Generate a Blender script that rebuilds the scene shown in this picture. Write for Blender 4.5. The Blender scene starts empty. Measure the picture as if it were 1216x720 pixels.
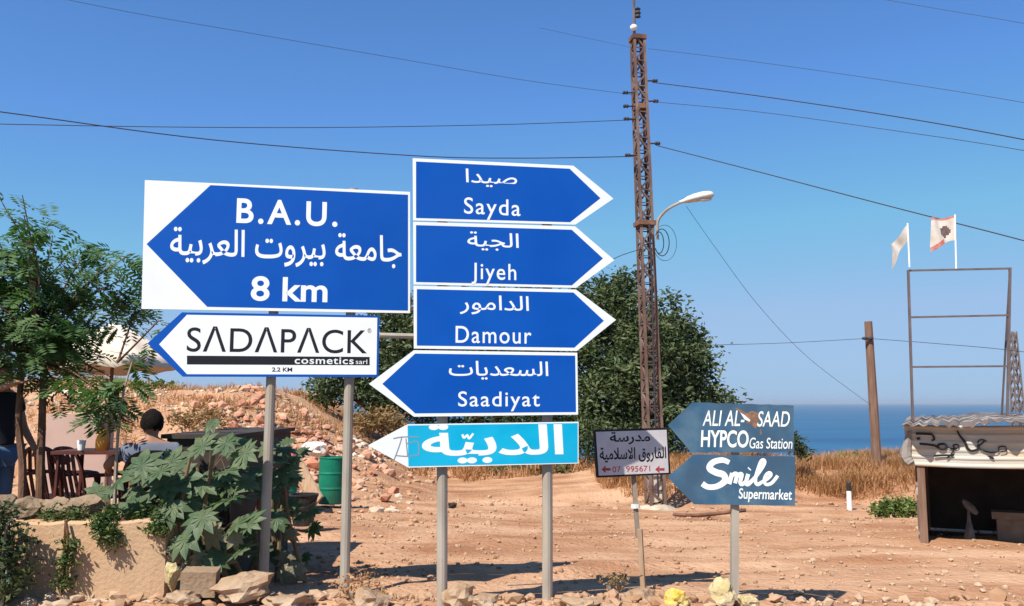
import bpy, math, random, unicodedata
import numpy as np
from mathutils import Vector, Matrix, noise
random.seed(7); rng = np.random.default_rng(11)
sc = bpy.context.scene
COL = sc.collection
R = math.radians

# ------------------------------------------------------------------ camera, sky, sun
F = 1053.0; PITCH = R(6.39); EYE = 1.6
cam_d = bpy.data.cameras.new('camera'); cam_d.sensor_width = 36; cam_d.lens = 36*F/1216
cam_d.clip_start = .1; cam_d.clip_end = 60000
cam = bpy.data.objects.new('camera', cam_d); cam.location = (0, 0, EYE)
cam.rotation_euler = (R(90)+PITCH, 0, 0); COL.objects.link(cam); sc.camera = cam

SH = (.46, .65)                       # shadow offset on the ground per metre of height
sun_dir = Vector((-SH[0], -SH[1], 1)).normalized()
elev = math.asin(sun_dir.z); azi = math.atan2(sun_dir.x, sun_dir.y)
w = bpy.data.worlds.new('World'); sc.world = w; w.use_nodes = True
nt = w.node_tree; bg = nt.nodes['Background']
sky = nt.nodes.new('ShaderNodeTexSky'); sky.sky_type = 'NISHITA'; sky.sun_disc = False
sky.sun_elevation = elev; sky.sun_rotation = azi % (2*math.pi)
sky.air_density = 1.0; sky.dust_density = .35; sky.ozone_density = 4.5; sky.altitude = 0
hs = nt.nodes.new('ShaderNodeMix'); hs.data_type = 'RGBA'; hs.blend_type = 'MULTIPLY'; hs.inputs[0].default_value = 1
hs.inputs[7].default_value = (.66, .98, 1.30, 1); nt.links.new(sky.outputs[0], hs.inputs[6])
hz_ = nt.nodes.new('ShaderNodeMix'); hz_.data_type = 'RGBA'; hz_.blend_type = 'DARKEN'; hz_.inputs[0].default_value = .88   # hazy horizon stays blue-grey
hz_.inputs[7].default_value = (2.6, 3.8, 5.7, 1); nt.links.new(hs.outputs[2], hz_.inputs[6])
nt.links.new(hz_.outputs[2], bg.inputs[0]); bg.inputs[1].default_value = .094
sl = bpy.data.lights.new('sun', 'SUN'); sl.energy = 5.0; sl.angle = R(.5); sl.color = (1, .95, .86)
so = bpy.data.objects.new('sun', sl); so.rotation_euler = sun_dir.to_track_quat('Z', 'Y').to_euler()
so.location = (-20, -25, 40); COL.objects.link(so)
sc.view_settings.view_transform = 'Standard'; sc.view_settings.look = 'None'
sc.view_settings.exposure = .5; sc.view_settings.gamma = 1; sc.view_settings.use_curve_mapping = False

# ------------------------------------------------------------------ helpers
cP, sP = math.cos(PITCH), math.sin(PITCH)
def ray(px, py):
    v = 360-py
    return Vector((px-608, F*cP - v*sP, F*sP + v*cP))
def U(px, py, d):
    r = ray(px, py); k = d/r.y
    return Vector((r.x*k, d, EYE+r.z*k))

def smooth(a, b, x):
    t = np.clip((x-a)/(b-a), 0, 1); return t*t*(3-2*t)
_perm = np.random.default_rng(3).random((256, 256))
def vnoise(x, y):
    x = np.asarray(x, float); y = np.asarray(y, float)
    xi = np.floor(x).astype(int); yi = np.floor(y).astype(int)
    fx = x-xi; fy = y-yi; fx = fx*fx*(3-2*fx); fy = fy*fy*(3-2*fy)
    a = _perm[xi % 256, yi % 256]; b = _perm[(xi+1) % 256, yi % 256]
    c = _perm[xi % 256, (yi+1) % 256]; d = _perm[(xi+1) % 256, (yi+1) % 256]
    return (a*(1-fx)+b*fx)*(1-fy)+(c*(1-fx)+d*fx)*fy
def fbm(x, y, o=4):
    t = 0; a = .5
    for i in range(o): t = t+a*(vnoise(x*2**i+17*i, y*2**i+5*i)-.5); a *= .5
    return t

class MB:
    def __init__(s): s.v = []; s.f = []; s.m = []
    def add(s, vs, fs, m=0):
        o = len(s.v); s.v += [tuple(p) for p in vs]
        for f in fs: s.f.append(tuple(i+o for i in f)); s.m.append(m)
    def box(s, c, size, m=0, rz=0, rx=0, ry=0):
        M = Matrix.Rotation(rz, 3, 'Z') @ Matrix.Rotation(ry, 3, 'Y') @ Matrix.Rotation(rx, 3, 'X')
        h = Vector(size)/2; c = Vector(c)
        vs = [c+M @ Vector((x*h.x, y*h.y, z*h.z)) for z in (-1, 1) for x, y in ((-1, -1), (1, -1), (1, 1), (-1, 1))]
        s.add(vs, [(3, 2, 1, 0), (4, 5, 6, 7), (0, 1, 5, 4), (1, 2, 6, 5), (2, 3, 7, 6), (3, 0, 4, 7)], m)
    def tube(s, pts, r, n=8, m=0, cap=True):
        pts = [Vector(p) for p in pts]; N = len(pts)
        rs = list(r) if hasattr(r, '__len__') else [r]*N
        vs = []; fs = []; prev = None
        for i, p in enumerate(pts):
            t = (pts[min(i+1, N-1)]-pts[max(i-1, 0)]).normalized()
            if prev is None:
                a = Vector((0, 0, 1)) if abs(t.z) < .9 else Vector((0, 1, 0))
                e = t.cross(a).normalized()
            else:
                e = (prev-t*prev.dot(t)); e = e.normalized() if e.length > 1e-6 else t.orthogonal().normalized()
            prev = e; b = t.cross(e)
            for k in range(n):
                an = 2*math.pi*k/n+(math.pi/4 if n == 4 else 0); vs.append(p+(e*math.cos(an)+b*math.sin(an))*rs[i])
        for i in range(N-1):
            for k in range(n):
                fs.append((i*n+k, i*n+(k+1) % n, (i+1)*n+(k+1) % n, (i+1)*n+k))
        if cap: fs.append(tuple(range(n))[::-1]); fs.append(tuple((N-1)*n+k for k in range(n)))
        s.add(vs, fs, m)
    def lathe(s, c, prof, n=16, m=0):
        c = Vector(c); vs = []; fs = []
        for (r, z) in prof:
            for k in range(n):
                a = 2*math.pi*k/n; vs.append(c+Vector((r*math.cos(a), r*math.sin(a), z)))
        for i in range(len(prof)-1):
            for k in range(n): fs.append((i*n+k, i*n+(k+1) % n, (i+1)*n+(k+1) % n, (i+1)*n+k))
        s.add(vs, fs, m)
    def rock(s, c, size, m=0, sub=1, rough=.25, rr=random):
        vs, fs = ICO[sub]; c = Vector(c); ax = Vector(size)/2
        M = Matrix.Rotation(rr.uniform(0, 6.3), 3, 'Z') @ Matrix.Rotation(rr.uniform(-.3, .3), 3, 'X')
        cuts = [(Vector((rr.gauss(0, 1), rr.gauss(0, 1), rr.gauss(0, 1))).normalized(), rr.uniform(.45, .85)) for _ in range(7)]
        out = []
        for p in vs:
            q = p*(1+rr.uniform(-rough, rough)*.5)
            for nn, dd in cuts:
                e = q.dot(nn)-dd
                if e > 0: q = q-nn*e
            out.append(c+M @ Vector((q.x*ax.x, q.y*ax.y, q.z*ax.z)))
        s.add(out, fs, m)
    def build(s, name, mats, parent=None, base=None, sm=False, angle=None):
        if not isinstance(mats, (list, tuple)): mats = [mats]
        V = np.array(s.v, float)
        if parent is not None: org = Vector(parent['_o']) if '_o' in parent else parent.location
        elif base is not None: org = Vector(base)
        else:
            mn, mx = V.min(0), V.max(0); org = Vector(((mn[0]+mx[0])/2, (mn[1]+mx[1])/2, mn[2]))
        me = bpy.data.meshes.new(name); me.from_pydata((V-np.array(org)).tolist(), [], s.f)
        for mt in mats: me.materials.append(mt)
        if len(mats) > 1: me.polygons.foreach_set('material_index', s.m)
        if sm: me.polygons.foreach_set('use_smooth', [True]*len(s.f))
        me.update(); o = bpy.data.objects.new(name, me); COL.objects.link(o)
        if parent is not None: o.parent = parent; o['_o'] = list(org)
        else: o.location = org
        return o
def _ico():
    import bmesh
    res = {}
    for k in (1, 2, 3):
        b = bmesh.new(); bmesh.ops.create_icosphere(b, subdivisions=k, radius=1)
        b.verts.ensure_lookup_table(); res[k] = ([v.co.copy() for v in b.verts], [tuple(v.index for v in f.verts) for f in b.faces]); b.free()
    return res
ICO = _ico()

def tag(o, label, cat, group=None, kind=None):
    if label: o['label'] = label
    if cat: o['category'] = cat
    if group: o['group'] = group
    if kind: o['kind'] = kind
    return o
def thing(name, loc, label, cat, group=None):
    o = bpy.data.objects.new(name, None); o.empty_display_size = .2; COL.objects.link(o)
    o.location = Vector(loc); return tag(o, label, cat, group)

# ------------------------------------------------------------------ materials
def mat(name, c1, c2=None, scale=5., rough=.8, c3=None, bump=0., bscale=None, metal=0., detail=6., spec=.3, lo=.35, hi=.65, stretch=None, trans=0.):
    m = bpy.data.materials.new(name); m.use_nodes = True; t = m.node_tree; b = t.nodes['Principled BSDF']
    b.inputs['Roughness'].default_value = rough; b.inputs['Metallic'].default_value = metal
    b.inputs['Specular IOR Level'].default_value = spec
    if trans:
        b.inputs['Transmission Weight'].default_value = 0
    b.inputs['Base Color'].default_value = (*c1, 1)
    tc = t.nodes.new('ShaderNodeTexCoord'); vec = tc.outputs['Object']
    if stretch:
        mp = t.nodes.new('ShaderNodeMapping'); mp.inputs['Scale'].default_value = stretch; t.links.new(vec, mp.inputs[0]); vec = mp.outputs[0]
    def noise(sc_, det=detail):
        n = t.nodes.new('ShaderNodeTexNoise'); n.inputs['Scale'].default_value = sc_; n.inputs['Detail'].default_value = det
        t.links.new(vec, n.inputs['Vector']); return n
    def ramp(n, a, b_):
        r = t.nodes.new('ShaderNodeMapRange'); r.inputs[1].default_value = a; r.inputs[2].default_value = b_; t.links.new(n.outputs[0], r.inputs[0]); return r
    def mix(fac, A, B):
        x = t.nodes.new('ShaderNodeMix'); x.data_type = 'RGBA'; t.links.new(fac.outputs[0], x.inputs[0])
        for s_, v in ((6, A), (7, B)):
            if isinstance(v, tuple): x.inputs[s_].default_value = (*v, 1)
            else: t.links.new(v, x.inputs[s_])
        return x.outputs[2]
    if c2:
        o = mix(ramp(noise(scale), lo, hi), c1, c2)
        if c3: o = mix(ramp(noise(scale*.27+.3), .45, .62), o, c3)
        t.links.new(o, b.inputs['Base Color'])
    if bump:
        bp = t.nodes.new('ShaderNodeBump'); bp.inputs['Strength'].default_value = 1; bp.inputs['Distance'].default_value = bump
        t.links.new(noise(bscale or scale*4, 8).outputs[0], bp.inputs['Height']); t.links.new(bp.outputs[0], b.inputs['Normal'])
    return m
def leafmat(name, c1, c2, scale=2., thru=.25):
    m = mat(name, c1, c2, scale, .55, spec=.35, lo=.3, hi=.7); t = m.node_tree; b = t.nodes['Principled BSDF']; out = t.nodes['Material Output']
    tr = t.nodes.new('ShaderNodeBsdfTranslucent'); tr.inputs[0].default_value = (min(c1[0]*1.6, 1), min(c1[1]*1.7, 1), c1[2]*.8, 1)
    mx = t.nodes.new('ShaderNodeMixShader'); mx.inputs[0].default_value = thru
    t.links.new(b.outputs[0], mx.inputs[1]); t.links.new(tr.outputs[0], mx.inputs[2]); t.links.new(mx.outputs[0], out.inputs[0]); return m

M_dirt = mat('dry_dirt', (.37, .188, .10), (.53, .315, .19), 1.1, .95, (.32, .15, .078), .05, 14, spec=.05)
def lanes(m):                                   # worn wheel lanes: paler packed dirt and darker loose dirt in long bands
    t = m.node_tree; b = t.nodes['Principled BSDF']; src = b.inputs['Base Color'].links[0].from_socket
    tc = t.nodes.new('ShaderNodeTexCoord'); mp = t.nodes.new('ShaderNodeMapping'); mp.inputs['Scale'].default_value = (.22, 1.5, 1); mp.inputs['Rotation'].default_value = (0, 0, .12)
    n = t.nodes.new('ShaderNodeTexNoise'); n.inputs['Scale'].default_value = 1; n.inputs['Detail'].default_value = 7; n.inputs['Distortion'].default_value = .6
    r = t.nodes.new('ShaderNodeMapRange'); r.inputs[1].default_value = .42; r.inputs[2].default_value = .66; r.inputs[4].default_value = .6
    x = t.nodes.new('ShaderNodeMix'); x.data_type = 'RGBA'; x.inputs[7].default_value = (.58, .355, .215, 1)
    t.links.new(tc.outputs['Object'], mp.inputs[0]); t.links.new(mp.outputs[0], n.inputs['Vector']); t.links.new(n.outputs[0], r.inputs[0]); t.links.new(r.outputs[0], x.inputs[0])
    t.links.new(src, x.inputs[6]); t.links.new(x.outputs[2], b.inputs['Base Color'])
lanes(M_dirt)
M_rubble = mat('rubble_stone', (.48, .32, .20), (.38, .20, .105), 2.6, .95, (.60, .50, .38), spec=.1)
M_pebble = mat('pebble', (.42, .26, .16), (.32, .17, .09), 1.2, .95, (.47, .33, .22), spec=.1)
M_asphalt = mat('asphalt', (.05, .05, .05), (.065, .062, .06), 20, .9, bump=.004, bscale=200)
M_sea = None
M_white = mat('white_sign_sheet', (.87, .88, .89), (.80, .80, .79), 2.5, .5, (.84, .84, .83), .001, 5, spec=.25)
M_blue = mat('blue_sign_sheet', (.0, .072, .385), (.002, .090, .43), 1.6, .45, (.004, .082, .40), .0012, 5, spec=.2)
M_cyan = mat('turquoise_sign_paint', (.0, .37, .60), (.012, .44, .67), 3, .55, (.01, .39, .61), spec=.15)
M_oldblue = mat('faded_blue_paint', (.032, .092, .165), (.075, .135, .195), 7, .8, (.045, .085, .135), .0015, 8, spec=.12)
M_letter = mat('white_lettering', (.84, .86, .86), None, rough=.5)
M_oldletter = mat('worn_white_lettering', (.80, .80, .76), (.62, .62, .58), 14, .6, lo=.4, hi=.8)
M_black = mat('black_lettering', (.012, .012, .016), None, rough=.5)
M_redtxt = mat('red_lettering', (.35, .02, .03), (.5, .1, .1), 30, .6)
M_alu = mat('aluminium_back', (.42, .43, .44), (.34, .35, .36), 6, .5, metal=.6)
M_galv = mat('galvanised_post', (.40, .35, .29), (.31, .27, .22), 9, .6, (.38, .30, .22), metal=.1, stretch=(1, 1, .25))
M_greypaint = mat('grey_post_paint', (.40, .35, .29), (.30, .25, .20), 8, .65, (.43, .36, .27), stretch=(1, 1, .3))
M_rust = mat('rusty_steel', (.16, .075, .045), (.24, .13, .085), 7, .8, (.11, .06, .045), spec=.25)
M_rustgrey = mat('weathered_mast_steel', (.13, .075, .06), (.21, .15, .125), 3, .75, (.10, .055, .042))
M_frame = mat('grey_brown_steel', (.11, .085, .085), (.16, .12, .11), 6, .7)
M_wood = mat('weathered_wood', (.15, .085, .058), (.22, .13, .09), 8, .85, stretch=(3, 3, .3))
M_plank = mat('bare_plank', (.45, .31, .20), (.34, .21, .13), 6, .85, stretch=(3, 3, .6))
M_wire = mat('cable_black', (.035, .035, .045), None, rough=.6)
M_lamp = mat('lamp_housing', (.62, .62, .58), (.5, .5, .46), 8, .5)
M_lens = mat('lamp_lens', (.55, .55, .5), None, rough=.25)
M_bulb = mat('white_globe', (.9, .9, .88), None, rough=.3)
M_leaf = leafmat('evergreen_leaf', (.034, .064, .025), (.145, .175, .068), 1.4, .28)
M_leaf2 = leafmat('feathery_leaf', (.045, .10, .033), (.125, .20, .065), 2.2, .4)
M_castor = leafmat('castor_leaf', (.06, .11, .05), (.155, .19, .095), 5, .33)
M_vine = leafmat('vine_leaf', (.045, .085, .02), (.12, .15, .04), 6, .25)
M_bush = leafmat('dark_bush_leaf', (.03, .05, .018), (.075, .10, .03), 5, .2)
M_green = leafmat('shrub_leaf', (.09, .15, .03), (.16, .19, .05), 3, .25)
M_dry = leafmat('dry_grass_blade', (.46, .25, .125), (.34, .17, .08), 2.2, .25)
M_drybush = leafmat('dry_brush', (.30, .19, .09), (.20, .13, .05), 2, .2)
M_bark = mat('brown_bark', (.11, .055, .03), (.17, .09, .055), 10, .9, bump=.01, stretch=(2, 2, .5))
M_palestem = mat('pale_stem', (.38, .32, .25), (.26, .20, .14), 10, .8)
M_stem = mat('castor_stem', (.16, .14, .06), (.2, .1, .06), 6, .7)
M_render = mat('ochre_wall_render', (.55, .34, .195), (.48, .29, .16), 2.2, .95, (.47, .31, .19), .008, 30, spec=.05)
M_pink = mat('pale_pink_plaster', (.50, .36, .31), (.44, .31, .27), 2, .9, spec=.1)
M_conc = mat('pale_concrete', (.50, .42, .32), (.40, .32, .23), 5, .92, bump=.006, bscale=40, spec=.15)
M_paint_green = mat('green_drum_paint', (.004, .145, .085), (.008, .19, .115), 4, .55, (.02, .10, .06), spec=.2)
M_blackpl = mat('black_plastic', (.015, .015, .016), (.04, .035, .03), 6, .5)
M_redpl = mat('red_plastic', (.55, .05, .06), (.45, .06, .06), 6, .5)
M_yellow = mat('yellow_painted_stone', (.62, .42, .05), (.46, .34, .18), 9, .85, (.58, .46, .22), .015, 30)
M_paleyel = mat('pale_yellow_stone', (.46, .37, .17), (.42, .30, .18), 7, .9, (.56, .48, .32), .015, 30)
M_stone = mat('limestone', (.37, .25, .16), (.29, .175, .10), 5, .95, (.44, .33, .23), .015, 25, spec=.1)
M_edge = mat('dusty_edging_stone', (.24, .165, .11), (.32, .23, .15), 5, .95, (.18, .12, .08), .015, 25, spec=.1)
M_wither = leafmat('withered_leaf', (.20, .17, .11), (.28, .24, .15), 4, .2)
M_brownchair = mat('brown_plastic', (.075, .02, .014), (.10, .03, .02), 6, .5)
M_canvas = mat('cream_canvas', (.74, .63, .51), (.66, .54, .43), 3, .85, spec=.1)
M_cloth_w = mat('flag_cloth_white', (.72, .66, .58), (.6, .52, .44), 8, .85)
M_corr = mat('weathered_sheet_metal', (.52, .50, .45), (.42, .40, .35), 3, .7, (.50, .40, .28), stretch=(.6, 1, 4))
M_roof = mat('roof_sheet', (.10, .08, .07), (.42, .38, .34), 4.5, .85, (.16, .12, .10), lo=.50, hi=.58)
M_darkin = mat('dark_timber_and_shade', (.04, .03, .025), (.06, .045, .035), 4, .85)  # dark wood; its tone also carries the shade inside the shed
M_skin = mat('skin', (.36, .19, .12), (.32, .16, .10), 5, .55)
M_hair = mat('dark_hair', (.010, .008, .007), (.018, .013, .011), 60, .9, bump=.02, bscale=90, spec=.1)
M_tblack = mat('black_cotton', (.014, .014, .018), None, rough=.9)
M_tgrey = mat('blue_grey_cotton', (.155, .17, .215), (.12, .13, .17), 4, .9)
M_jeans = mat('blue_denim', (.07, .13, .24), (.10, .18, .30), 6, .9)
M_orange = mat('orange_plastic', (.75, .33, .06), None, rough=.5)
M_whitepl = mat('white_plastic', (.8, .8, .78), None, rough=.4)
M_farsteel = mat('far_pylon_steel', (.16, .13, .12), None, rough=.7)
M_bluebox = mat('blue_plastic', (.05, .12, .25), None, rough=.5)

# ------------------------------------------------------------------ terrain
HX = np.array([-60, -30, -12.5, -10.8, -9.3, -8, -7, -6.3, -5.75, -5.1, -4.4, -3.6, -2.7, -1.5])
HZ = np.array([2.6, 2.5, 2.15, 2.05, 1.9, 1.8, 1.95, 1.7, 1.35, .95, .55, .12, -.35, -.6])
def terrain(x, y, fine=True):
    x = np.asarray(x, float); y = np.asarray(y, float)
    s = .034+.026*smooth(-4, 2, x); z = -s*np.clip(y-7.2, 0, 13)
    H = np.interp(x, HX, HZ); n = fbm(x*.5, y*.5, 4)
    up = smooth(15.5, 23.5, y+n*3)
    z = z+np.maximum(0, H-z)*up*(1+.0*n)+n*.55*up*smooth(-1.5, -4, x)
    berm = smooth(19.9, 22.6, y+fbm(x*.7, y*.2)*1.5)*smooth(-3, 6, x)
    z = z+.50*berm+.25*smooth(24, 28, y)*smooth(-3, 0, x)*(1-smooth(0, 6, x))
    edge = 26+5*smooth(1, -4, x)
    z = z-.36*np.clip(y-edge, 0, None)-.06*np.clip(y-edge, 0, 4)
    if fine:
        near = smooth(6.6, 8, y)*(1-smooth(24, 40, y))
        z = z+near*(fbm(x*.9, y*1.2, 5)*.10+fbm(x*5, y*5, 3)*.025)
        rut = np.sin((y-.10*x-11.5+fbm(x*.25, y*.25)*2.2)*2.4)
        z = z-.075*np.clip(rut-.35, 0, 1)*near*(1-berm)
        z = z+.07*np.exp(-((y-7.15-.15*fbm(x*.8, 0*x))/.28)**2)*(.6+1.5*fbm(x*2, y*2))
    return z
def T(x, y): return float(terrain(np.array([x]), np.array([y]))[0])
def G(px, d):
    x = (px-608)*d/(F*cP+ (478-360)*0+ 0)  # refined below
    for _ in range(3):
        z = T(x, d); py = 478
        # project back: find k so that ray at pixel column px meets (x,d,z)
        Zr = z-EYE; fwd = d*cP+Zr*sP; x = (px-608)/F*fwd
    return Vector((x, d, T(x, d)))
def axis(parts):
    return np.unique(np.concatenate([np.linspace(a, b, n, endpoint=True) for a, b, n in parts]).round(4))
gx = axis([(-400, -40, 16), (-40, -14, 60), (-14, 13, 300), (13, 40, 50), (40, 400, 16)])
gy = axis([(-60, 6, 12), (6, 6.6, 6), (6.6, 12, 90), (12, 27, 170), (27, 34, 30), (34, 160, 40)])
X, Y = np.meshgrid(gx, gy); Z = np.maximum(terrain(X, Y), -40)
me = bpy.data.meshes.new('ground'); nx, ny = len(gx), len(gy)
idx = np.arange(nx*ny).reshape(ny, nx)
fa = np.stack([idx[:-1, :-1], idx[:-1, 1:], idx[1:, 1:], idx[1:, :-1]], -1).reshape(-1, 4)
me.from_pydata(np.stack([X, Y, Z], -1).reshape(-1, 3).tolist(), [], fa.tolist())
me.polygons.foreach_set('use_smooth', [True]*len(fa)); me.materials.append(M_dirt); me.update()
go = bpy.data.objects.new('ground', me); COL.objects.link(go); tag(go, 'reddish dry dirt ground beside the road', 'ground', kind='structure')
b = MB(); b.add([(-400, -7, .012), (400, -7, .012), (400, 6.2, .012), (-400, 6.2, .012)], [(0, 1, 2, 3)])
tag(b.build('road', M_asphalt), 'grey asphalt road along the near edge of the dirt lot', 'road', kind='structure')
# sea
m = bpy.data.materials.new('sea_water'); m.use_nodes = True; t = m.node_tree; p = t.nodes['Principled BSDF']
p.inputs['Base Color'].default_value = (.014, .105, .19, 1); p.inputs['Roughness'].default_value = .45; p.inputs['Specular IOR Level'].default_value = .22
tc = t.nodes.new('ShaderNodeTexCoord'); n1 = t.nodes.new('ShaderNodeTexNoise'); n1.inputs['Scale'].default_value = .05; n1.inputs['Detail'].default_value = 8
mp = t.nodes.new('ShaderNodeMapping'); mp.inputs['Scale'].default_value = (.0016, .012, 1); n2 = t.nodes.new('ShaderNodeTexNoise'); n2.inputs['Scale'].default_value = 1; n2.inputs['Detail'].default_value = 5
cr2 = t.nodes.new('ShaderNodeMix'); cr2.data_type = 'RGBA'; cr2.inputs[6].default_value = (.009, .068, .150, 1); cr2.inputs[7].default_value = (.018, .105, .205, 1); r3 = t.nodes.new('ShaderNodeMapRange'); r3.inputs[1].default_value = .35; r3.inputs[2].default_value = .65
t.links.new(tc.outputs['Object'], mp.inputs[0]); t.links.new(mp.outputs[0], n2.inputs['Vector']); t.links.new(n2.outputs[0], r3.inputs[0]); t.links.new(r3.outputs[0], cr2.inputs[0]); t.links.new(cr2.outputs[2], p.inputs['Base Color'])
bp = t.nodes.new('ShaderNodeBump'); bp.inputs['Distance'].default_value = 2.0; bp.inputs['Strength'].default_value = .6
t.links.new(tc.outputs['Object'], n1.inputs['Vector']); t.links.new(n1.outputs[0], bp.inputs['Height']); t.links.new(bp.outputs[0], p.inputs['Normal'])
b = MB(); b.add([(-15000, 60, -26), (15000, 60, -26), (15000, 15000, -26), (-15000, 15000, -26)], [(0, 1, 2, 3)])
tag(b.build('sea', m), 'deep blue sea out to the hazy horizon', 'sea', kind='structure')

# ------------------------------------------------------------------ sign boards
FORMS = {}
for cp in range(0xFE70, 0xFEFD):
    dcm = unicodedata.decomposition(chr(cp)).split()
    if len(dcm) == 2 and dcm[0] in ('<isolated>', '<initial>', '<medial>', '<final>'):
        FORMS.setdefault(chr(int(dcm[1], 16)), {})[dcm[0][1:-1]] = chr(cp)
def arabic(s):
    out = []; s = s.replace('لا', '\u0001')
    def joins_next(c): return c in FORMS and 'initial' in FORMS[c]
    for i, c in enumerate(s):
        pv = i > 0 and joins_next(s[i-1])
        if c == '\u0001': out.append('\ufefc' if pv else '\ufefb'); continue
        if c not in FORMS: out.append(c); continue
        nx_ = i+1 < len(s) and (s[i+1] in FORMS or s[i+1] == '\u0001') and joins_next(c)
        f = FORMS[c]
        key = 'medial' if pv and nx_ else 'final' if pv else 'initial' if nx_ else 'isolated'
        out.append(f.get(key, c))
    return ''.join(out)[::-1]

class Board:
    def __init__(s, pl, dl, pr, dr):
        a = U(*pl, dl); b_ = U(*pr, dr); s.a = Vector((a.x, a.y)); s.u = (Vector((b_.x, b_.y))-s.a).normalized()
        s.n = Vector((s.u.y, -s.u.x))
    def hit(s, px, py):
        r = ray(px, py); d2 = Vector((r.x, r.y)); k = s.a.dot(s.n)/d2.dot(s.n); q = d2*k
        return ((q-s.a).dot(s.u), EYE+r.z*k)
    def w(s, q, off):
        p_ = s.a+s.u*q[0]+s.n*off; return Vector((p_.x, p_.y, q[1]))
    def poly(s, mb, px, off, m=0):
        vs = [s.w(s.hit(*p_), off) for p_ in px]; mb.add(vs, [tuple(range(len(vs)))], m)
    def prism(s, mb, px, o0, o1, m=0, mback=None):
        q = [s.hit(*p_) for p_ in px]; n = len(q)
        vs = [s.w(a, o1) for a in q]+[s.w(a, o0) for a in q]
        mb.add(vs, [tuple(range(n))], m); mb.add(vs, [tuple(range(n, 2*n))[::-1]]+[(i, i+n, (i+1) % n+n, (i+1) % n) for i in range(n)], m if mback is None else mback)

def latin_mesh(body, bold=0., shear=0., space=1.):
    c = bpy.data.curves.new('txt', 'FONT'); c.body = body; c.size = 1; c.offset = bold; c.shear = shear; c.space_character = space; c.resolution_u = 6
    o = bpy.data.objects.new('txt', c); COL.objects.link(o)
    dg = bpy.context.evaluated_depsgraph_get(); dg.update()
    me = bpy.data.meshes.new_from_object(o.evaluated_get(dg))
    V = np.array([v.co[:] for v in me.vertices]); fs = [tuple(p_.vertices) for p_ in me.polygons]
    bpy.data.objects.remove(o); bpy.data.curves.remove(c); bpy.data.meshes.remove(me)
    par = list(range(len(V)))
    def find(i):
        while par[i] != i: par[i] = par[par[i]]; i = par[i]
        return i
    for f in fs:
        for k in f[1:]: par[find(k)] = find(f[0])
    ids = {}; comp = np.array([ids.setdefault(find(i), len(ids)) for i in range(len(V))])
    return V, fs, comp
def text_mesh(body, bold=0., shear=0., space=1.):
    """outlines of the text filled contour by contour, so glyphs with overlapping contours stay solid"""
    from mathutils.geometry import interpolate_bezier, tessellate_polygon
    c = bpy.data.curves.new('txt', 'FONT'); c.body = body; c.size = 1; c.shear = shear; c.space_character = space
    o = bpy.data.objects.new('txt', c); COL.objects.link(o)
    dg = bpy.context.evaluated_depsgraph_get(); dg.update()
    cu = o.evaluated_get(dg).to_curve(dg); polys = []
    for sp in cu.splines:
        bp = sp.bezier_points; n = len(bp); P = []
        for i in range(n):
            p0, p1 = bp[i], bp[(i+1) % n]
            straight = (p0.handle_right-p0.co).length < 1e-5 and (p1.handle_left-p1.co).length < 1e-5
            P += [Vector(q[:2]) for q in interpolate_bezier(p0.co, p0.handle_right, p1.handle_left, p1.co, 2 if straight else 6)[:-1]]
        Q = [p for i, p in enumerate(P) if (p-P[i-1]).length > 1e-4]
        if len(Q) > 2: polys.append(Q)
    o.evaluated_get(dg).to_curve_clear(); bpy.data.objects.remove(o); bpy.data.curves.remove(c)
    area = lambda P: .5*sum(P[i-1].cross(P[i]) for i in range(len(P)))
    sgn = math.copysign(1, area(max(polys, key=lambda P: abs(area(P)))))
    def grow(P):
        out = []
        for i, p in enumerate(P):
            d1 = (p-P[i-1]).normalized(); d2 = (P[(i+1) % len(P)]-p).normalized(); nn = Vector((d1.y+d2.y, -(d1.x+d2.x)))
            l = nn.length; out.append(p+nn/l*bold*sgn/max(.5, l/2) if l > 1e-4 else p)
        return out
    def inside(p, P):
        r = False
        for i in range(len(P)):
            a_, b_ = P[i-1], P[i]
            if (a_.y > p.y) != (b_.y > p.y) and p.x < (b_.x-a_.x)*(p.y-a_.y)/(b_.y-a_.y)+a_.x: r = not r
        return r
    solid = [P for P in polys if area(P)*sgn > 0]; holes = [P for P in polys if area(P)*sgn < 0]
    V = []; fs = []; comp = []; own = {}
    for h in holes:
        cand = [i for i, P in enumerate(solid) if inside(h[0], P)]
        if cand: own.setdefault(min(cand, key=lambda i: abs(area(solid[i]))), []).append(h)
    for i, P in enumerate(solid):
        loops = [grow(P)]+[grow(h) for h in own.get(i, [])]; flat_ = [q for l in loops for q in l]
        o_ = len(V); V += [(q.x, q.y, 0) for q in flat_]; comp += [i]*len(flat_)
        for t_ in tessellate_polygon([[Vector((q.x, q.y, 0)) for q in l] for l in loops]):
            a_, b_, c_ = (flat_[k] for k in t_)
            fs.append(tuple(o_+k for k in (t_ if (b_-a_).cross(c_-a_) > 0 else t_[::-1])))
    return np.array(V), fs, np.array(comp)
def lettering(mb, bd, body, box, off, m=0, bold=0., shear=0., space=1.):
    V, fs, comp = (text_mesh if any(ord(c) > 0xF000 for c in body) else latin_mesh)(body, bold, shear, space)
    x0, y0, x1, y1 = box; xm, ym = (x0+x1)/2, (y0+y1)/2
    s0, s1 = bd.hit(x0, ym)[0], bd.hit(x1, ym)[0]; z0, z1 = bd.hit(xm, y1)[1], bd.hit(xm, y0)[1]
    mn, mx = V.min(0), V.max(0)
    vs = [bd.w((s0+(v[0]-mn[0])/(mx[0]-mn[0])*(s1-s0), z0+(v[1]-mn[1])/(mx[1]-mn[1])*(z1-z0)), off+.00012*(c % 5)) for v, c in zip(V, comp)]
    mb.add(vs, fs, m)
def line(par, bd, body, box, m_, off=.0016, **k):
    mb = MB(); lettering(mb, bd, body, box, off, 0, **k); return mb.build('lettering', m_, par)
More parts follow.
